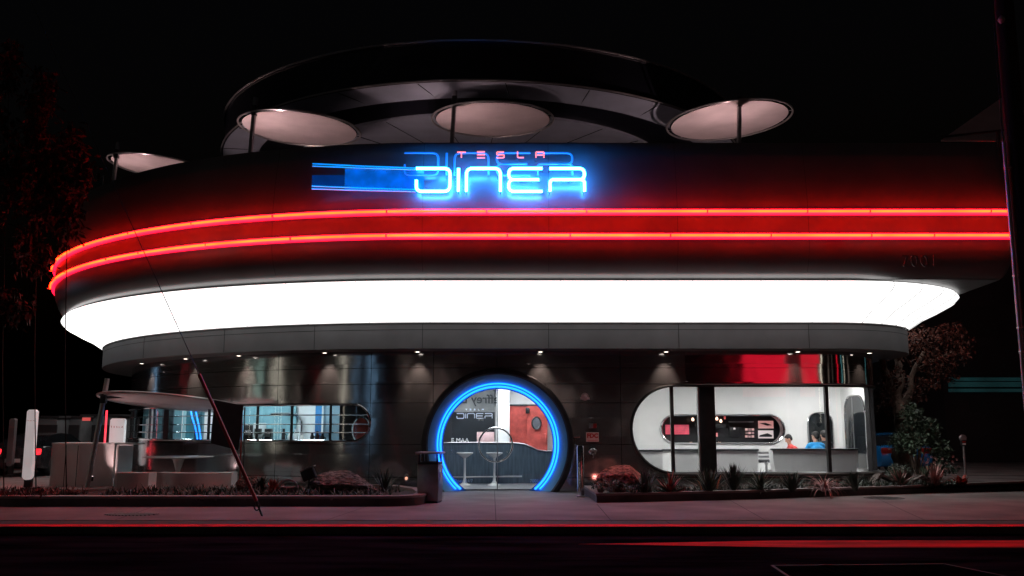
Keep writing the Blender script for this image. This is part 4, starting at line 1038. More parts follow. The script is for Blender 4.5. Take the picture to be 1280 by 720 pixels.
place = ['at the left end of the kitchen worktop', 'between white coffee machine and black grinder', 'right of the blue bottle', 'in the middle under the arch', 'at the right foot of the arch', 'dark, first one right of the arch', 'left of the pale jug', 'pale, by the blue panel', 'just in front of the blue panel', 'dark, nearest the blue panel on its right', 'dark, middle of the row of three at the right', 'dark, at the right end of the worktop']
for (x, w_, h_, m_, n_), pl in zip(clut, place):
    p = wall_pt(uu(x), 1.8, 1.22); W = w_ / F * p.y; Hh = h_ / F * p.y * 1.35
    if n_ in ('jug', 'cup_stack', 'water_bottle'):
        mb = MB().lathe([(W * .4, 0), (W * .5, Hh * .1), (W * .48, Hh * .6), (W * .3, Hh * .75), (W * .3, Hh * .95), (W * .36, Hh)], p, 18)
        if n_ == 'jug': mb.tube([p + Vector((W * .45, 0, Hh * .6)), p + Vector((W * .8, 0, Hh * .5)), p + Vector((W * .75, 0, Hh * .25)), p + Vector((W * .45, 0, Hh * .15))], .012, 5)
        tag(mb.obj(n_, M[m_]), words[n_] + ', ' + pl, n_.replace('_', ' '))
    else:
        t = thing(n_, words[n_] + ' ' + pl, n_.replace('_', ' '), tuple(p)); MB().box(p + Vector((0, .1, Hh * .5)), (W, .3, Hh), bev=.02).obj('housing', M[m_], t)
        MB().box(p + Vector((0, -.06, Hh * .55)), (W * .7, .02, Hh * .3), bev=.004).obj('front_panel', M['dark' if m_ != 'dark' else 'satin'], t); MB().box(p + Vector((0, -.08, Hh * .08)), (W * .8, .1, .03)).obj('tray', M['satin'], t)

# ================================================================== FITTINGS ON THE WALL
yw = YW - .0
p = at(731, 496, yw); t = thing('fire_alarm_bell', 'round pale alarm bell high on the steel wall right of the entrance', 'alarm', tuple(p))
R90 = Matrix.Rotation(pi / 2, 3, 'X')
MB().lathe([(.09, .0), (.1, .02), (.09, .05), (.04, .07), (.02, .09), (.005, .09)], p, 20, R90).obj('gong', M['signpink'], t); MB().box(p + Vector((0, -.03, -.04)), (.24, .05, .06), bev=.01).obj('bracket', M['signpink'], t)
flat('key_box', 737, 741, 529.5, 535, yw - .03, M['satin'], 'small grey key box over the red-lettered plate, left half', 'box', .06)
flat('key_box', 741.6, 745.5, 529.5, 535, yw - .03, M['redguard'], 'small red-faced box beside the grey key box', 'box', .05)
a = at(740.6, 546.3, yw - .02); t = thing('wall_plate', 'pale plate with red letters FDC on the steel wall', 'sign', tuple(a))
MB().box(a, (.33, .02, .24), bev=.006).obj('plate', M['signpink'], t); text_mb('FDC', .15, a + Vector((0, -.013, -.015)), depth=.002, bold=.008).obj('letters', M['redtext'], t)
mb = MB()
for k in range(9): mb.box(a + Vector((-.12 + k * .03, -.012, -.085)), (.02, .004, .016))
mb.obj('fine_print', M['redtext'], t)
flat('small_plate', 716.5, 725, 545, 547, yw - .01, M['satin'], 'thin dim metal strip left of the red-lettered plate', 'plate', .01)
p = at(741, 563.5, yw - .02); t = thing('fire_hose_inlet', 'round twin hose inlet with hanging chain below the red-lettered plate', 'hose inlet', tuple(p))
MB().lathe([(.11, 0), (.11, .02), (.07, .04), (.06, .1)], p, 24, R90).obj('flange', M['chrome'], t)
for s in (-1, 1): MB().lathe([(.045, 0), (.045, .06), (.03, .07)], p + Vector((.05 * s, -.08, 0)), 14, R90).obj('cap', M['satin'], t)
MB().tube([p + Vector((0, -.1, -.06)), p + Vector((.01, -.1, -.12)), p + Vector((0, -.1, -.18))], .008, 5).obj('chain', M['satin'], t)
p = at(508, 597, yw); t = thing('wall_eye_light', 'small oval recessed light low on the steel wall left of the entrance', 'wall light', tuple(p))
MB().tube([p + Vector((.05 * cos(2 * pi * k / 24), -.02, .085 * sin(2 * pi * k / 24))) for k in range(24)], .016, 6, closed=True).obj('rim', M['satin'], t)
MB().lathe([(.04, 0), (.03, .01), (.005, .012)], p + Vector((0, -.004, -.02)), 14, R90).obj('lens', em('eye_lens', (1, .45, .3), 1.3), t)

# ================================================================== STREET FURNITURE
def px_xy(px, py): return gnd(px, py)
c = gnd(536, 629); t = thing('litter_bin', 'steel litter bin with flat hood standing left of the round entrance', 'bin', (c.x, c.y + .2, 0))
cx, cy = c.x, c.y + .25; rz = radians(-9)
MB().box((cx, cy, .43), (.48, .44, .80), rz, bev=.03).obj('body', M['satin'], t); MB().box((cx, cy, .03), (.44, .40, .06), rz).obj('plinth', M['dark'], t)
MB().box((cx, cy, .85), (.46, .42, .05), rz, bev=.01).obj('rim', M['dark'], t)
for sx in (-1, 1):
    for sy in (-1, 1):
        v = Matrix.Rotation(rz, 3, 'Z') @ Vector((.2 * sx, .18 * sy, 0)); MB().box((cx + v.x, cy + v.y, .95), (.03, .03, .2), rz).obj('post', M['dark'], t)
MB().box((cx, cy, 1.075), (.56, .52, .04), rz, bev=.015).obj('hood', M['rim'], t)
mb = MB().lathe([(.17, .80), (.19, .88), (.18, .885), (.16, .82)], (cx, cy, 0), 24); mb.obj('opening', M['rubber'], t)
v = Matrix.Rotation(rz, 3, 'Z') @ Vector((.245, 0, 0)); MB().box((cx + v.x, cy + v.y, .55), (.01, .12, .16), rz).obj('sticker', M['whiteg'], t)
c = gnd(726, 621); t = thing('bollard', 'polished steel bollard on the pavement between the door and the right planter', 'bollard', (c.x, c.y, 0))
MB().lathe([(.085, 0), (.085, 1.17), (.075, 1.2), (.02, 1.205)], (c.x, c.y, 0), 28).obj('post', M['chrome'], t)
MB().lathe([(.11, 0), (.11, .02), (.09, .03)], (c.x, c.y, 0), 28).obj('base_plate', M['satin'], t)
# parking meter
c = gnd(1207, 594, .02); t = thing('parking_meter', 'single-head parking meter on the side street pavement at right', 'parking meter', (c.x, c.y, 0))
MB().lathe([(.035, 0), (.035, 1.0), (.03, 1.02)], (c.x, c.y, 0), 14).obj('pole', M['conduit'], t); MB().lathe([(.09, 0), (.09, .02), (.04, .03)], (c.x, c.y, 0), 18).obj('base_plate', M['conduit'], t)
MB().box((c.x, c.y, 1.12), (.17, .11, .22), bev=.03).obj('housing', M['dark'], t)
MB().lathe([(.1, -.05), (.12, -.03), (.12, .03), (.1, .05)], (c.x, c.y, 1.28), 24, R90).obj('dome', M['conduit'], t)
MB().box((c.x, c.y - .065, 1.15), (.12, .01, .06)).obj('red_band', M['redguard'], t); MB().box((c.x, c.y - .065, 1.08), (.12, .01, .05)).obj('white_band', M['whiteg'], t)
# leaning guy wire with red guard
a = gnd(329, 645); YGW = a.y; b = at(249, 468, YGW); d = (b - a).normalized()
t = thing('guy_wire', 'slanting guy wire with a long dark red guard tube anchored in the left pavement', 'guy wire', tuple(a))
MB().tube([a + d * .30, b], .034, 10).obj('guard', M['redguard'], t)
a2 = at(203, 366, YGW); d2 = (a2 - b).normalized(); MB().tube([b, a2, a2 + d2 * 9], .008, 6).obj('wire', M['wire'], t)
MB().tube([a + Vector((0, 0, -.05)), a + d * .32], .018, 6).obj('anchor_rod', M['dark'], t)
ep = a + d * .2; MB().tube([ep + Vector((.05 * cos(2 * pi * k / 16) - .03, -.01, .075 * sin(2 * pi * k / 16))) for k in range(16)], .013, 6, closed=True).obj('eye', M['dark'], t)
# utility pole and riser pipe at the right edge
YP = 17.0; pb = gnd(1309, 645); cx = at(1262 + 18, 200, YP).x + .02; cx = at(1270, 280, YP).x + .13
t = thing('utility_pole', 'tall dark wooden utility pole at the right edge with a steel riser pipe', 'pole', (cx, YP, 0))
MB().lathe([(.20, 0), (.19, 2), (.175, 8), (.16, 13)], (cx, YP, 0), 24).obj('shaft', M['polewood'], t)
xr = cx - .245
MB().tube([(xr, YP - .02, 0), (xr, YP - .02, at(1247, 178, YP).z)], .035, 8).obj('riser_pipe', M['conduit'], t)
MB().tube([(xr, YP, at(1247, 178, YP).z), (xr + .02, YP, at(1245, 30, YP).z)], .014, 6).obj('cable', M['wire'], t)
for py_ in (345, 410, 440, 210): MB().box((xr + .03, YP - .03, at(1255, py_, YP).z), (.13, .09, .04), bev=.008).obj('strap', M['satin'], t)
p = at(1246, 28, YP); MB().lathe([(.02, .09), (.05, .05), (.07, 0), (.03, -.07)], (p.x + .04, YP - .1, p.z), 14).obj('insulator', M['conduit'], t)
MB().tube([(p.x + .04, YP - .1, p.z), (cx, YP, p.z)], .02, 6).obj('bracket', M['dark'], t)

# ================================================================== PLANTERS
def planter(name, outline_front, back, zt, lab):
    """front outline (left to right) and a back line; a low steel edging filled with soil"""
    t = thing(name, lab, 'planter', (outline_front[len(outline_front) // 2][0], outline_front[len(outline_front) // 2][1], 0))
    Fp = [Vector((p[0], p[1], 0)) for p in outline_front]; loop = Fp
    inn = []
    for i, p in enumerate(loop):
        a = loop[max(0, i - 1)]; b = loop[min(len(loop) - 1, i + 1)]; dd = (b - a).normalized(); inn.append(p + Vector((-dd.y, dd.x, 0)) * .24)
    mb = MB(); mb.loft([Fp, [p + Vector((0, 0, zt - .05)) for p in Fp]]); mb.obj('edging', M['planter'], t)
    mb = MB(); up = Vector((0, 0, zt)); dn = Vector((0, 0, zt - .05))
    out2 = [p + (p - q).normalized() * .02 for p, q in zip(loop, inn)]
    mb.loft([[p + dn for p in out2], [p + up for p in out2], [p + up for p in inn], [p + Vector((0, 0, zt - .12)) for p in inn]]); mb.obj('coping', M['plantertop'], t)
    mb = MB(); mb.poly([p + Vector((0, 0, zt - .07)) for p in inn] + [Vector((x, y, zt - .07)) for x, y in back]); mb.obj('soil', M['soil'], t)
    return t
yf = gnd(300, 633).y
xr = gnd(518, 633).x
fl = [(-20, yf - .15)] + [(x, yf) for x in (-12, -9, -6, -4)] + [(xr - .6, yf)] + [(xr - .6 + .75 * sin(a), yf + .75 - .75 * cos(a)) for a in [pi * k / 16 for k in range(1, 9)]] + [(xr + .15, yf + 1.4), (xr - .1, yf + 2.6), (xr - .9, YW - .6), (xr - 2, YW - .15)]
pl_left = planter('planter', fl, [(xr - 2.5, YW - .06), (-5, 24.45), (-7, 24.6), (-8, 23.0), (-9, 22.2), (-20, 21.9)], .21, 'long low dark planter bed left of the entrance with rounded right end')
fr = [(2.25, YW - .08), (1.95, YW - .8), tuple(gnd(730, 617))[:2], tuple(gnd(746, 628.5))[:2]] + [tuple(gnd(x, y))[:2] for x, y in ((840, 626.5), (940, 624), (1040, 620.5), (1130, 617.5), (1200, 614), (1290, 610.5), (1400, 606))]
pl_right = planter('planter', fr, [(20, 26.5), (12, 26.5), (10.4, 25.8), (8.5, YW - .06), (2.6, YW - .06)], .20, 'long low dark planter bed right of the entrance running under the big window')
# paving behind: seating patio
MB().poly([(-30, 22.2, .012), (-9.2, 22.3, .012), (-8.2, 23.1, .012), (-7.1, 24.7, .012), (-12, 31, .012), (-30, 60, .012)]).obj('patio', M['patio'], None, smooth=0)['kind'] = 'structure'
sp = MB(); sp.poly([(10.6, 26.8, .06), (40, 26.8, .06), (40, 30.8, .06), (11, 33, .06)]); struct('side_pavement', sp, M['concrete'])
struct('side_kerb', MB().box((26, 31.2, .0), (32, .3, .13)), M['kerb'])

# ------------------------------------------------------------------ rocks
def rock(c, sz, seed, mat, lab, rz=0, ry=0, amp=.28, cut=None):
    bm = bmesh.new(); bmesh.ops.create_icosphere(bm, subdivisions=5, radius=1); R = Matrix.Rotation(rz, 3, 'Z') @ Matrix.Rotation(ry, 3, 'Y'); c = Vector(c); rnd = random.Random(seed)
    planes = [(Vector((rnd.uniform(-1, 1), rnd.uniform(-1, 1), rnd.uniform(-.3, 1))).normalized(), rnd.uniform(.55, .85)) for _ in range(9)]
    mb = MB()
    for v in bm.verts:
        p = v.co.copy()
        for n_, d_ in planes:
            k = p.dot(n_) - d_
            if k > 0: p -= n_ * k * .85
        p *= 1 + amp * .5 * noise.noise(p * 1.6 + Vector((seed, 0, 0))) + amp * .25 * noise.noise(p * 5 + Vector((0, seed, 0))) + amp * .12 * noise.noise(p * 14)
        v.co = c + R @ Vector((p.x * sz[0], p.y * sz[1], p.z * sz[2]))
    bm.verts.index_update(); mb.add([v.co.copy() for v in bm.verts], [[v.index for v in f.verts] for f in bm.faces]); bm.free()
    return tag(mb.obj('rock', mat, smooth=28), lab, 'rock')
def zpt(px, py, Y): return at(px, py, Y)
p = zpt(428, 608, 21.6); rock((p.x, 21.6, .36), (.86, .5, .30), 3, M['rockg'], 'long grey boulder in the left planter beside the flood lamp', 0, .08)
p = zpt(383, 610, 21.2); 
p = zpt(781, 597, 21.6); rock((p.x, 21.9, .42), (.70, .42, .36), 8, M['rockr'], 'big rough red boulder at the left end of the right planter', 0, .28, .22)
p = zpt(309, 606, 22.3); rock((p.x, 22.3, .3), (.3, .25, .24), 11, M['rockg'], 'dark rounded stone behind the red guard in the left planter')
# angular slab leaning like a tent and curled driftwood
def slab(pts, Y, th, dep, lab, mat):
    mb = MB()
    for (x0, y0), (x1, y1) in zip(pts, pts[1:]):
        a = at(x0, y0, Y); b = at(x1, y1, Y); dd = (b - a).normalized(); nn = Vector((-dd.z, 0, dd.x)) * th
        mb.prism([a - dd * .03, b + dd * .03, b + dd * .03 + nn, a - dd * .03 + nn], (0, dep, 0))
    for i in range(len(mb.v)):
        v = Vector(mb.v[i]); mb.v[i] = tuple(v + Vector((noise.noise(v * 3), noise.noise(v * 3 + Vector((5, 0, 0))), noise.noise(v * 3 + Vector((0, 5, 0))))) * .05)
    return tag(mb.obj('rock_slab', mat, smooth=0), lab, 'rock')
slab([(1092, 613), (1103, 596), (1128, 608)], 23.6, .06, .45, 'pale angular slab bent like a tent at the right end of the planter', M['rockg'])
slab([(1138, 612), (1144, 602), (1152, 598), (1164, 599)], 24.0, .05, .35, 'low hooked slab right of the tent-shaped one', M['rockg'])

# ------------------------------------------------------------------ plants
def blade(mb, base, az, L, w_, up, droop, n=6, fold=.25):
    d = Vector((cos(az), sin(az), 0)); side = Vector((-sin(az), cos(az), 0)); p = Vector(base); el = up; pts = []
    for i in range(n + 1):
        f = i / n; ww = w_ * (1 - f) ** .7 * (0.6 + .8 * min(1, f * 3)) ; pts.append((p.copy(), ww)); st = L / n
        p = p + (d * cos(el) + Vector((0, 0, 1)) * sin(el)) * st; el -= droop / n
    o = len(mb.v)
    for q, ww in pts:
        mb.v += [tuple(q - side * ww / 2 + Vector((0, 0, ww * fold))), tuple(q), tuple(q + side * ww / 2 + Vector((0, 0, ww * fold)))]
    for i in range(n):
        k = o + i * 3; mb.f += [[k, k + 1, k + 4, k + 3], [k + 1, k + 2, k + 5, k + 4]]
def rosette(px, py, Y, n, L, w_, mat, lab, cat='plant', name='agave_plant', up=(.5, 1.4), droop=.5, z0=.13, seed=0, group=None, tips=None):
    c = at(px, py, Y); rnd = random.Random(seed + int(px)); mb = MB(); m2 = MB(); n = int(n * 1.6); L *= .92; base = Vector((c.x, Y, z0))
    for i in range(n):
        t_ = m2 if (tips and rnd.random() < .45) else mb
        blade(t_, base + Vector((rnd.uniform(-.03, .03), rnd.uniform(-.03, .03), 0)), rnd.uniform(0, 2 * pi), L * rnd.uniform(.7, 1.1), w_ * rnd.uniform(.8, 1.2), rnd.uniform(*up), droop * rnd.uniform(.5, 1.5))
    if tips:
        t = thing(name, lab, cat, tuple(base), group); mb.obj('leaf_cluster', mat, t, smooth=60, raw=True); m2.obj('coloured_leaf_cluster', tips, t, smooth=60, raw=True); return t
    o = mb.obj(name, mat, smooth=60, raw=True); return tag(o, lab, cat, group)
YPR = 21.2
rosette(481, 612, 22.0, 26, .62, .05, M['leafd'], 'dark spiky agave at the right end of the left planter', up=(.6, 1.5), droop=.2)
rosette(343, 610, 21.6, 34, .40, .06, M['leafr'], 'small orange-red aloe in the left planter', name='aloe_plant', up=(.4, 1.4), droop=.1)
rosette(327, 608, 22.0, 34, .48, .05, M['leafd'], 'grey-green tuft just left of the orange-red aloe', up=(.5, 1.5))
rosette(806, 612, 21.0, 22, .62, .085, M['leafd'], 'broad-bladed green aloe at the right foot of the red boulder', name='aloe_plant', up=(.8, 1.5), droop=.15)
rosette(838, 611, 21.2, 34, .62, .055, M['leaf'], 'green aloe with red leaves below the thin left mullion', name='aloe_plant', up=(.3, 1.5), droop=.3, tips=M['leafr'])
rosette(886, 611, 21.4, 50, .75, .04, M['leaf'], 'bushy green tuft in front of the wide window column', up=(.6, 1.5), droop=.25)
for k, (x, y) in enumerate(((877, 606), (896, 604))):
    a = at(x, y, 21.1); mb = MB(); s = -1 if k == 0 else 1; mb.tube([a + Vector((-.0, 0, -.12)), a + Vector((.08 * -s * 0 + .05 * s, 0, .05)), a + Vector((.1 * s, 0, .18 if k else .1))], [.02, .018, .008], 6)
    tag(mb.obj('dry_stem', M['leafy']), ('pale dry stem left of the bushy tuft', 'pale dry hooked stem right of the bushy tuft')[k], 'stem')
rosette(917, 610, 21.7, 60, .72, .05, M['leafd'], 'dense dark succulent under the left part of the rounded booth', name='succulent', up=(1.0, 1.55), droop=.1)
rosette(951, 609, 21.9, 44, .62, .05, M['leaf'], 'green rosette in the gap below the two booths', up=(.2, 1.5), droop=.5)
rosette(990, 608, 22.0, 50, .55, .05, M['leafd'], 'dark low succulent below the red-shirted diner', name='succulent', up=(.8, 1.5), droop=.2)
rosette(1030, 607, 22.1, 60, .80, .022, M['leafp'], 'wide fountain of arching pink grass below the right mullion', name='ornamental_grass', up=(.5, 1.3), droop=2.0)
rosette(1068, 607, 22.4, 20, .55, .08, M['leafd'], 'upright dark aloe left of the tent-shaped slab', name='aloe_plant', up=(.9, 1.5), droop=.2)
rosette(1124, 603, 23.8, 44, .62, .05, M['leaf'], 'green flax with red tips above the tent-shaped slab', name='flax_plant', up=(.4, 1.4), droop=.3, tips=M['leafp'])
rosette(1168, 606, 23.9, 40, .75, .035, M['leafp'], 'pink spiky flax right of the hooked slab', name='flax_plant', up=(.5, 1.4), droop=.2)
rosette(1156, 606, 24.2, 10, .6, .06, M['leaf'], 'few green blades beside the pink flax', name='flax_plant', up=(1.1, 1.5), droop=.1)
rosette(1201, 607, 24.2, 15, .42, .13, M['leafr'], 'fleshy bright red agave at the far right of the planter', up=(.25, 1.1), droop=-.1)
def tuft_cover(region, n, mat, name, lab, seed):
    rnd = random.Random(seed); mb = MB()
    for _ in range(n):
        x, y = region(rnd)
        for k in range(7): blade(mb, (x, y, .13), rnd.uniform(0, 2 * pi), rnd.uniform(.06, .27), .025, rnd.uniform(.4, 1.4), .6, 3)
    o = mb.obj(name, mat, smooth=60, raw=True); tag(o, lab, 'ground cover'); o['kind'] = 'stuff'
tuft_cover(lambda r: (lambda x: (x, r.uniform(20.6 + (x - 2) * .37, 21.3 + (x - 2) * .37)))(r.uniform(2.6, 11.5)), 900, M['leafd'], 'ground_cover', 'low dark ground cover through the right planter', 4)
tuft_cover(lambda r: (r.uniform(-9, -2.6), r.uniform(20.0, 22.6)), 380, M['leafd'], 'ground_cover', 'low dark ground cover through the left planter', 5)
tuft_cover(lambda r: (r.uniform(-16, -9.6), r.uniform(19.6, 21.6)), 600, M['leafb'], 'ground_cover', 'brown scrubby ground cover at the far left of the bed', 6)
mb = MB(); rnd = random.Random(2)
for _ in range(1500):
    x = rnd.uniform(-9, 11.5); 
    if -3 < x < 2.8: continue
    y = rnd.uniform(19.6, 23.2) if x < 0 else rnd.uniform(20.5 + (x - 2) * .4, 21.8 + (x - 2) * .37); s_ = rnd.uniform(.015, .05)
    mb.box((x, y, .14), (s_ * 1.4, s_, s_), rnd.uniform(0, 3), rnd.uniform(0, 1))
o = mb.obj('gravel', M['rockg'], smooth=0); tag(o, 'loose stones scattered over the soil of both planters', 'gravel'); o['kind'] = 'stuff'

def foliage(mb, centre, rad, n, size, rnd, droop=.0):
    for _ in range(n):
        while True:
            q = Vector((rnd.uniform(-1, 1), rnd.uniform(-1, 1), rnd.uniform(-1, 1)))
            if q.length < 1: break
        q = q * (.55 + .45 * q.length); p = Vector(centre) + Vector((q.x * rad[0], q.y * rad[1], q.z * rad[2]))
        a = rnd.uniform(0, 2 * pi); e = rnd.uniform(-1.2, .8) - droop; L = size * rnd.uniform(.6, 1.3); d = Vector((cos(a) * cos(e), sin(a) * cos(e), sin(e))); s = d.cross(Vector((rnd.uniform(-1, 1), rnd.uniform(-1, 1), 1))).normalized() * L * .22
        o = len(mb.v); mb.v += [tuple(p), tuple(p + d * L * .45 + s), tuple(p + d * L), tuple(p + d * L * .45 - s)]; mb.f.append([o, o + 1, o + 2, o + 3])
def tree(base, limbs, clumps, leafmat, lab, leafsize=.12, dens=260, droop=.0, seed=1, trunk_r=.16, barkm='bark', name='tree'):
    rnd = random.Random(seed); t = thing(name, lab, 'tree', tuple(base)); mb = MB(); m2 = MB()
    for k, (pts, r0, r1) in enumerate(limbs):
        pts = [Vector(p) for p in pts]; n = 10; sm = []
        for i in range(len(pts) - 1):
            for j in range(4): sm.append(pts[i].lerp(pts[i + 1], j / 4) + Vector((rnd.uniform(-1, 1), rnd.uniform(-1, 1), 0)) * r0 * .25)
        sm.append(pts[-1]); (mb if k == 0 else m2).tube(sm, [r0 + (r1 - r0) * i / (len(sm) - 1) for i in range(len(sm))], n)
    tr = mb.obj('trunk', M[barkm], t, smooth=60)
    if m2.v: m2.split('limb', M[barkm], tr, smooth=60)
    cr = MB()
    for c, r in clumps: foliage(cr, c, r, int(dens * r[0] * r[2] * 4), leafsize, rnd, droop)
    cr.obj('crown', leafmat, t, smooth=0, raw=True); return t
# right tree behind the corner
YT = 27.2
b0 = gnd(1128, 599); b0 = Vector((at(1126, 590, YT).x, YT, .1)); f1 = at(1124, 515, YT); f2 = at(1118, 492, YT)
limbs = [([b0, at(1131, 560, YT), at(1129, 530, YT), f1, f2], .30, .17), ([f2, at(1110, 480, YT - .2), at(1104, 455, YT - .3), at(1098, 430, YT)], .15, .07), ([f2, at(1126, 475, YT), at(1123, 450, YT + .2), at(1130, 420, YT)], .16, .06), ([f1, at(1138, 490, YT), at(1141, 465, YT), at(1155, 440, YT)], .12, .05), ([at(1141, 465, YT), at(1165, 452, YT + .3), at(1190, 440, YT)], .06, .02)]
cl = [(at(x, y, YT + dy), (rx / F * YT, .8, ry / F * YT)) for x, y, rx, ry, dy in ((1120, 430, 22, 22, 0), (1150, 425, 24, 20, .3), (1165, 450, 26, 18, -.2), (1190, 445, 18, 16, 0), (1115, 470, 12, 18, -.5), (1150, 480, 20, 12, 0), (1180, 470, 14, 10, .2), (1105, 500, 9, 18, -.3), (1200, 430, 16, 16, .4), (1140, 495, 14, 8, 0), (1185, 415, 22, 14, .5))]
tree(b0, limbs, cl, M['leafrt'], 'street tree with forked trunk and bronze leaves beyond the right corner', .13, 420, .3, 3)
# shrubs round its foot
def shrub(px, py, Y, rx, ry, n, mat, lab, size=.1, seed=1, fl=0):
    rnd = random.Random(seed); c = at(px, py, Y); t = thing('shrub', lab, 'shrub', (c.x, Y, .1)); mb = MB(); sm = MB()
    R_ = (rx / F * Y, .6, ry / F * Y)
    for k in range(9):
        q = Vector((rnd.uniform(-.7, .7) * R_[0], rnd.uniform(-.4, .4), rnd.uniform(-.5, .8) * R_[2])); foliage(mb, c + q, (R_[0] * .4, .35, R_[2] * .4), n // 9, size, rnd); sm.tube([(c.x, Y, .1), c + q * .5, c + q], [.03, .02, .008], 5)
    sm.obj('stem', M['bark'], t); mb.obj('crown', mat, t, smooth=0, raw=True)
    if fl:
        fm = MB()
        for k in range(fl):
            p = c + Vector((rnd.uniform(-1, 1) * R_[0], rnd.uniform(-.5, 0), rnd.uniform(.0, 1.1) * R_[2]))
            for a in range(5): fm.poly([p, p + Vector((.035 * cos(a * 1.257), -.01, .035 * sin(a * 1.257))), p + Vector((.045 * cos(a * 1.257 + .5), -.02, .045 * sin(a * 1.257 + .5)))])
        fm.obj('blossom', M['flower'], t, smooth=0)
shrub(1143, 545, 26.0, 34, 38, 2600, M['leaf'], 'large green shrub round the foot of the forked tree', .12, 5)
shrub(1172, 585, 25.2, 22, 14, 700, M['leafd'], 'low dark shrub with pink blossoms behind the pink flax', .09, 6, 26)
shrub(1118, 590, 24.8, 12, 12, 400, M['leafd'], 'small dark shrub between the window corner and the large shrub', .08, 7)
for k, (x, y) in enumerate(((765, 606), (790, 609), (750, 607))):
    shrub(x, y, 21.0, 14, 6, 260, M['leafd'], ('low leafy shrub at the left foot of the red boulder', 'low leafy shrub in front of the red boulder', 'smallest shrub at the left end of the right planter')[k], .06, 20 + k)
# left trees: slim stems with long hanging leaves
for k, (x, Y, top, lab) in enumerate(((6, 23.0, 60, 'leftmost slim tree with drooping leaves lit red by the neon'), (46, 23.6, 90, 'middle slim tree with drooping leaves beside the left neon curve'), (84, 22.6, 160, 'slim tree whose leaves hang in front of the left neon lines'))):
    b0 = Vector((at(x, 600, Y).x, Y, .1)); tp = at(x + 6, top, Y)
    limbs = [([b0, at(x - 3, 450, Y), at(x, 300, Y), tp], .014, .008)]
    rnd = random.Random(k + 40); cl = []
    for j in range(30):
        yy = rnd.uniform(top, 400 if k == 0 else 330 if k == 1 else 285); cl.append((at(x + rnd.uniform(-30, 20) * (1 if yy > 200 else .6), yy, Y + rnd.uniform(-.5, .5)), (rnd.uniform(.2, .45), .3, rnd.uniform(.25, .6))))
        q = cl[-1][0]; 
        if j % 3 == 0: limbs.append(([Vector((b0.x, Y, q.z - .5)), Vector(q)], .02, .006))
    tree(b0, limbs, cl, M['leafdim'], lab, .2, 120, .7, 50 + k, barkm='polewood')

# ================================================================== SEATING AREA
def G(px, Y, z=.012): return Vector((at(px, 560, Y).x, Y, z))
pb = gnd(108, 614); pt = at(123, 473, pb.y); dsk = at(215, 503, pb.y + .9)
par2 = parasol('parasol', dsk.x, dsk.y, dsk.z, 86 / F * dsk.y, (pb.x, pb.y), pt.z, .0, (-.10, .06), 'low round parasol with pale underside on a leaning post over the left seating', 'parasol', True, 44, lean=.12)
MB().lathe([(.75, .03), (.75, .09), (.2, .10)], (pb.x + .1, pb.y, 0), 40).obj('base', M['plantertop'], par2)
# curved bench
def bench(x0, x1, Y, zt, lab, bow=.5):
    a = G(x0, Y); b = G(x1, Y); t = thing('bench', lab, 'bench', ((a.x + b.x) / 2, Y, .012)); n = 16; f = []; k_ = []
    for i in range(n + 1):
        s = i / n; x = a.x + (b.x - a.x) * s; dy = -bow * (1 - (2 * s - 1) ** 2); f.append(Vector((x, Y + dy, 0))); k_.append(Vector((x, Y + dy + .5, 0)))
    mb = MB(); rr = lambda P, z: [p + Vector((0, 0, z)) for p in P]; L = f + k_[::-1] + [f[0]]
    mb.loft([rr(L, .10), rr(L, zt)]); mb.poly(rr(L[:-1], zt)); mb.obj('body', M['whiteg'], t, weld=True)
    mb = MB(); L2 = [p + Vector((0, .04, 0)) for p in f] + [p - Vector((0, .04, 0)) for p in k_[::-1]]; L2.append(L2[0]); mb.loft([rr(L2, .012), rr(L2, .1)]); mb.obj('plinth', M['dark'], t)
bench(197, 291, 23.4, .52, 'long white curved bench in front of the outdoor table', .35)
bench(148.5, 188, 22.6, .55, 'short boxy white seat left of the curved bench', .08)
c = G(224, 25.0); zt = at(224, 570.5, 25.0).z; t = thing('outdoor_table', 'round white pedestal table behind the curved bench', 'table', tuple(c))
MB().lathe([(.88, zt - .03), (.9, zt - .01), (.88, zt), (.02, zt)], (c.x, c.y, 0), 48).obj('tabletop', M['whiteg'], t); MB().lathe([(.3, .02), (.25, .05), (.08, .15), (.06, .5), (.15, zt - .08), (.25, zt - .03)], (c.x, c.y, 0), 28).obj('pedestal', M['whiteg'], t)
# long white service counter
a = G(56, 25.6); b = G(150, 25.0); t = thing('service_counter', 'tall white outdoor counter with flat top beside the parasol post', 'counter', tuple(a)); zt = at(100, 554, 25.2).z
f = [Vector((a.x, 26.4, 0))] + [Vector((a.x + .1 + .5 * (1 - cos(q)), 25.9 - .5 * sin(q), 0)) for q in (.3, .7, 1.1, 1.5)] + [Vector((G(112, 25.2).x, 25.2, 0)), Vector((G(143, 25.0).x, 25.0, 0)), Vector((G(143, 25.0).x + .1, 26.0, 0))]
mb = MB(); mb.loft([[p + Vector((0, 0, .06)) for p in f], [p + Vector((0, 0, zt - .05)) for p in f]]); mb.obj('front', M['whiteg'], t)
mb = MB(); q = [p + Vector((0, -.03, zt)) for p in f] + [Vector((G(143, 25).x + .35, 26.2, zt)), Vector((a.x, 27.2, zt))]; mb.prism(q, (0, 0, -.05)); mb.obj('top', M['whiteg'], t)
for x in (84, 99): p = G(x, 25.32 - (x - 84) * .004); MB().box((p.x, p.y - .06, (zt) / 2), (.012, .02, zt - .12)).obj('panel_joint', M['joint'], t)
lg_ = fillet([(G(147.5, 24.9).x, 24.9, .02), (G(147.5, 24.9).x, 24.9, zt - .02), (G(166, 24.9).x, 24.9, zt - .02)], .08, 5); MB().tube(lg_, .04, 8).obj('end_frame', M['whiteg'], t)
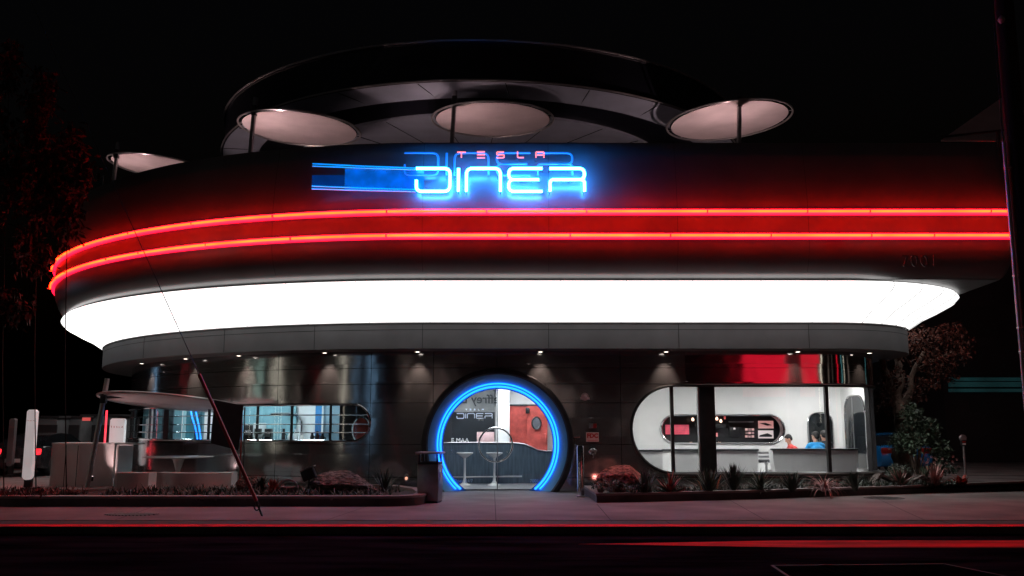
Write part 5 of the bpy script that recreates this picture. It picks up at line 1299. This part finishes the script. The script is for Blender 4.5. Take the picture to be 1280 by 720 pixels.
# reflection built as a dark board, with slim posts added
YD = 23.2; q = [at(268, 500, YD), at(304, 507, YD), at(298, 563, YD), at(263, 554, YD)]; t = thing('reflection_board', 'dark tilted rectangular board standing for a reflection between parasol and ribbon window', 'board', (q[2].x, YD, .1))
MB().prism(q, (0, .05, 0)).obj('panel', M['dark'], t); MB().tube([Vector((at(301, 560, YD).x, YD + .04, .1)), Vector((at(301, 540, YD).x, YD + .04, at(301, 512, YD).z))], .018, 6).obj('post', M['redguard'], t); MB().tube([Vector((at(306, 560, YD).x, YD + .04, .1)), Vector((at(304, 540, YD).x, YD + .04, at(304, 509, YD).z))], .015, 6).obj('post', M['dark'], t)
# garden lamps
p = at(386, 593, 21.4); t = thing('flood_lamp', 'square black flood lamp tilted upward beside the grey boulder', 'lamp', (p.x, 21.4, .14))
MB().box(p, (.30, .2, .24), ry=radians(-24), bev=.02).obj('housing', M['dark'], t); MB().box(p + Vector((-.03, 0, .13)), (.34, .26, .02), ry=radians(-24)).obj('visor', M['rim'], t)
MB().tube([(p.x, 21.4, .12), (p.x + .02, 21.4, p.z - .1)], .025, 6).obj('stake', M['dark'], t)
p = at(362, 606, 21.2); t = thing('dome_lamp', 'low black garden lamp with pale domed rim right of the orange-red aloe', 'lamp', (p.x, 21.2, .14))
MB().lathe([(.2, .14), (.2, .3), (.17, .32)], (p.x, 21.2, 0), 28).obj('housing', M['dark'], t)
MB().tube([Vector((p.x + .2 * cos(a), 21.1, .30 + .16 * sin(a))) for a in [pi * k / 14 for k in range(15)]], .025, 6).obj('hood_rim', M['rim'], t)
# spot that warms the red boulder
p = at(757, 598, 22.6); t = thing('spike_light', 'small spike light behind the red boulder glowing on the wall', 'lamp', (p.x, 22.9, .13))
MB().lathe([(.05, .13), (.06, .25), (.05, .26)], (p.x, 22.9, 0), 14).obj('housing', M['dark'], t); MB().lathe([(.045, .255), (.04, .265), (.005, .265)], (p.x, 22.9, 0), 14).obj('lens', em('spike_lens', (1, .35, .3), .7), t)
ld = bpy.data.lights.new('spike_beam', 'SPOT'); ld.energy = 7; ld.spot_size = radians(80); ld.spot_blend = 1; ld.color = (1, .25, .2); ld.shadow_soft_size = .04
lo = bpy.data.objects.new('spike_beam', ld); COL.objects.link(lo); lo.parent = t; lo.location = (0, 0, .16); lo.rotation_euler = Vector((.1, .75, .5)).to_track_quat('-Z', 'Y').to_euler()

# ------------------------------------------------------------------ chargers
def charger(px0, px1, y0, y1, Y, lab, shell='charger'):
    a = at(px0, y1, Y); b = at(px1, y0, Y); w_ = b.x - a.x; cx = (a.x + b.x) / 2; t = thing('charging_post', lab, 'charging post', (cx, Y, .0), 'white car charging posts')
    r = w_ / 2 * .95; z0 = a.z; q = [Vector((cx - w_ / 2, Y, b.z - .05)), Vector((cx - w_ / 2 + .05, Y, b.z)), Vector((cx + w_ / 2 - .05, Y, b.z)), Vector((cx + w_ / 2, Y, b.z - .05))] + [Vector((cx + w_ / 2 * cos(pi * k / 14), Y, z0 + r - r * sin(pi * k / 14))) for k in range(15)]
    MB().prism(q, (0, .16, 0)).obj('front_shell', M[shell], t, smooth=40)
    MB().box((cx - w_ * .25, Y + .24, b.z / 2), (w_ * .8, .16, b.z - .02), bev=.03).obj('back_spine', M['dark'], t)
    MB().box((cx, Y + .25, .05), (w_ * 1.2, .5, .1)).obj('foot', M['dark'], t)
    text_mb('TESLA', .085 * w_ / .4, Vector((cx, Y - .008, b.z - .30)), depth=.002, spacing=1.7).obj('lettering', M['greytext'], t)
    MB().tube([Vector((cx - w_ * .3, Y + .3, b.z - .3)), Vector((cx - w_ * .75, Y + .25, b.z - .7)), Vector((cx - w_ * .7, Y + .2, .5)), Vector((cx - w_ * .35, Y + .25, .75))], .02, 6).obj('cable', M['rubber'], t)
charger(27, 45, 512, 600, 24.2, 'nearest white charging post with rounded foot at the far left')
charger(134, 156, 523, 583, 29.5, 'white charging post behind the tall outdoor counter')
charger(7, 19, 523, 583, 31.0, 'dim white charging post partly behind the nearest one', 'bggrey')
p0 = at(131, 552, 29.2); p1 = at(133.5, 513, 29.2); tag(MB().tube([p0 + Vector((0, 0, -.9)), p1], .03, 6).obj('red_light_tube', M['redline']), 'thin glowing red tube left of the second charging post', 'light tube')
# far left grey sheds
for k, (x0, x1, y0, lab) in enumerate(((48, 72, 521, 'dim pale cabinet far behind the charging posts'), (74, 102, 521, 'dim grey shed behind the tall outdoor counter, left one'), (103, 148, 519, 'dim blue-grey shed behind the tall outdoor counter, right one'))):
    a = at(x0, y0, 36 + k); b = at(x1, y0, 36 + k); t = thing('storage_shed', lab, 'shed', ((a.x + b.x) / 2, 36 + k, 0)); MB().box(((a.x + b.x) / 2, 36 + k + 1, a.z / 2), (b.x - a.x, 2, a.z), bev=.04).obj('wall', M['bggrey'], t); MB().box(((a.x + b.x) / 2, 36 + k + 1, a.z), (b.x - a.x + .15, 2.1, .08)).obj('roof', M['bgwall'], t); MB().box(((a.x + b.x) / 2, 36 + k - .02, .9), (.8, .05, 1.7)).obj('door', M['bgwall'], t)
a = at(108, 524, 35); tag(MB().box(a, (.3, .04, .12)).obj('exit_light', M['tinyred']), 'dim red glowing marker on the shed by the parasol post', 'light')

# ------------------------------------------------------------------ cars
def car(loc, rz, paint, lab, lit=False):
    t = thing('parked_car', lab, 'car', (0, 0, 0)); W = .92
    prof_ = [(-2.3, .35), (-2.35, .6), (-2.28, .95), (-2.0, 1.02), (-1.1, 1.0), (1.0, .93), (1.9, .80), (2.28, .62), (2.33, .4), (2.2, .28), (-2.2, .28)]
    rings = []
    for y, k in ((-W, .93), (-W * .98, .98), (-W * .7, 1.0), (0, 1.01), (W * .7, 1.0), (W * .98, .98), (W, .93)):
        rings.append([Vector((x * (k if abs(y) > .8 else 1), y, .28 + (z - .28) * (k if z > .5 else 1))) for x, z in prof_ + [prof_[0]]])
    mb = MB(); mb.loft(rings); mb.poly(rings[0][:-1]); mb.poly(rings[-1][:-1]); b = mb.obj('body', paint, t, smooth=50, weld=True)
    cab = [(-2.05, .98), (-1.35, 1.36), (-.4, 1.45), (.3, 1.40), (1.25, .92)]
    mb = MB(); mb.loft([[Vector((x, s * (.84 - (z - .95) * .42), z)) for x, z in cab] for s in (-1, -.5, .5, 1)])
    for s in (-1, 1): mb.poly([Vector((x, s * (.84 - (z - .95) * .42), z)) for x, z in cab])
    mb.obj('window', M['tinted'], t, smooth=40, weld=True)
    mb = MB(); mb.loft([[Vector((x, s * (.845 - (z - .95) * .42) * .96, z + .012)) for x, z in cab[1:4]] for s in (-1, 0, 1)]); mb.obj('roof', paint, b, smooth=40)
    for x in (-1.42, 1.42):
        for s in (-1, 1):
            wb = MB().lathe([(.2, -.11), (.33, -.11), (.345, -.08), (.345, .08), (.33, .11), (.2, .11)], (x, s * .84, .345), 28, R90); wl_ = wb.obj('wheel', M['rubber'], t); MB().lathe([(.2, -.115), (.2, .115), (.04, .12), (.04, -.12)][:2] + [(.05, .12)], (x, s * .84, .345), 20, R90).obj('rim', M['satin'], wl_)
    for s in (-1, 1):
        MB().box((-2.28, s * .66, .84), (.12, .46, .2), bev=.04).obj('tail_light', M['taillamp'] if lit else M['redguard'], t); MB().box((2.2, s * .66, .62), (.16, .4, .12), bev=.03).obj('headlight', M['glass'], t)
        MB().box((.75, s * .98, .98), (.16, .2, .12), bev=.03).obj('mirror', paint, t)
    MB().box((-2.36, 0, .55), (.03, .5, .12)).obj('number_plate', M['whiteg'], t)
    t.location = loc; t.rotation_euler = (0, 0, rz)
car((at(12, 560, 31).x, 33.6, 0), radians(90), M['cardark'], 'dark car with glowing red tail light behind the nearest charging post', True)
car((13.9, 35.2, 0), radians(90), M['carblue'], 'bright blue car parked beyond the right corner behind the tree')
car((25.6, 37.0, 0), radians(20), pm('car_dim_red', (.12, .01, .01), .4, .2), 'dim dark red car in the gloom right of the parking meter')

# ------------------------------------------------------------------ dark building at right
t = thing('far_building', 'unlit building in the dark at far right with a faint teal light trail across it', 'building', (32, 44, 0))
MB().box((36, 50, 5.5), (30, 10, 11)).obj('wall', M['bgwall'], t)
for i in range(5):
    for j in range(2):
        MB().box((23 + i * 4.2, 44.98, 3.2 + j * 3.6), (1.7, .08, 1.6)).obj('window', M['rubber'], t)
for yy, h in ((474, .16), (480.5, .24), (488, .16)):  # passing light trail, built as glowing bars on the wall
    a = at(1186, yy, 44.6); MB().box((a.x + 6, 44.6, a.z), (12, .12, h)).obj('light_trail', M['tealtrail'], t)
# ================================================================== ACROSS THE STREET (seen in the steel)
def across(x0, x1, h, Y, wins, lab, mat='bgwall'):
    cx = (x0 + x1) / 2; t = thing('street_building', lab, 'building', (cx, Y, 0)); MB().box((cx, Y - 4, h / 2), (x1 - x0 - .1, 8, h)).obj('wall', M[mat], t); MB().box((cx, Y - 4, h + .1), (x1 - x0 + .2, 8.3, .25)).obj('roof', M['dark'], t)
    for (a, b, z0, z1, m) in wins:
        o = MB().box(((a + b) / 2, Y + .03, (z0 + z1) / 2), (b - a + .16, .06, z1 - z0 + .16)).obj('window', M['dark'], t); MB().box(((a + b) / 2, Y + .07, (z0 + z1) / 2), (b - a, .03, z1 - z0)).obj('pane', m, o)
wg = em('lit_window_green', (.55, .8, .68), .75, (.3, .3, .3), .3, .5); ww_ = em('lit_window_warm', (1, .9, .72), 3.2, (.3, .3, .3)); wb_ = em('lit_window_blue', (.35, .65, 1), 2.0, (.3, .3, .3)); wr_ = em('lit_sign_red', (1, .012, .04), 1.1, (.4, .02, .02), .25, .6); wt_ = em('lit_window_teal', (.2, .7, .75), .7, (.3, .3, .3)); wdim = em('lit_window_dim', (.8, .6, .5), .22, (.3, .3, .3), .4, .4)
across(-100, -66, 14, -10, [(-96, -94.6, .5, 12, ww_), (-86, -76, .5, 10, wg)], 'tall building far left across the street with green lit glazing')
across(-66, -40, 12, -10, [(-63.4, -62.8, .5, 11, ww_), (-60.6, -60.1, .5, 11, ww_), (-58.6, -57.9, .5, 11, ww_), (-50, -46, 3, 6, wdim)], 'building across the street with three narrow warm stair windows')
across(-40, -16, 9, -10, [(-37, -36.85, .5, 6, wr_), (-28.2, -27.7, .3, 8, ww_), (-24.2, -24.0, .3, 8, wb_), (-20.1, -19.7, .3, 8, wb_)], 'building across the street with slim white and blue lit strips')
across(-16, 6, 7.5, -10, [(-12.4, -10.4, 4.2, 6.2, wdim), (-5.5, -3.8, .4, 5, wdim), (1, 4, 2.5, 4, wdim)], 'low building directly across the street with dim windows')
across(6, 24, 9, -10, [(14.6, 19.4, 3.6, 7.0, wr_), (20.5, 20.9, 2, 7.5, ww_), (8, 10, .6, 3, wdim)], 'building across the street with a broad red lit sign')
across(24, 110, 10, -10, [(28, 29.2, .5, 6, wdim), (34, 34.5, .5, 8, wdim), (43, 45, .5, 8, wr_), (54, 55.5, .5, 9, wt_), (62, 62.6, .5, 9, ww_), (80, 88, .5, 9, wdim)], 'long building across the street at right with teal, red and warm windows')
for k, (x, y, m, lab) in enumerate(((-45, 46, wb_, 'blue glowing pylon added far left for its streak in the steel'), (-52, 33, wr_, 'red glowing pylon added far left for its streak in the steel'), (60, 42, wt_, 'teal glowing pylon added far right for its streak in the steel'))):
    t = thing('added_pylon', lab, 'pylon', (x, y, 0)); MB().box((x, y, 4), (.9, .9, 8), bev=.05).obj('shaft', M['dark'], t); MB().box((x - (.47 if x > 0 else -.47), y - .1, 4.5), (.05, .6 if m is not wr_ else .16, 6)).obj('light_strip', m, t)  # out of view, put in for the streaks they reflect in the steel
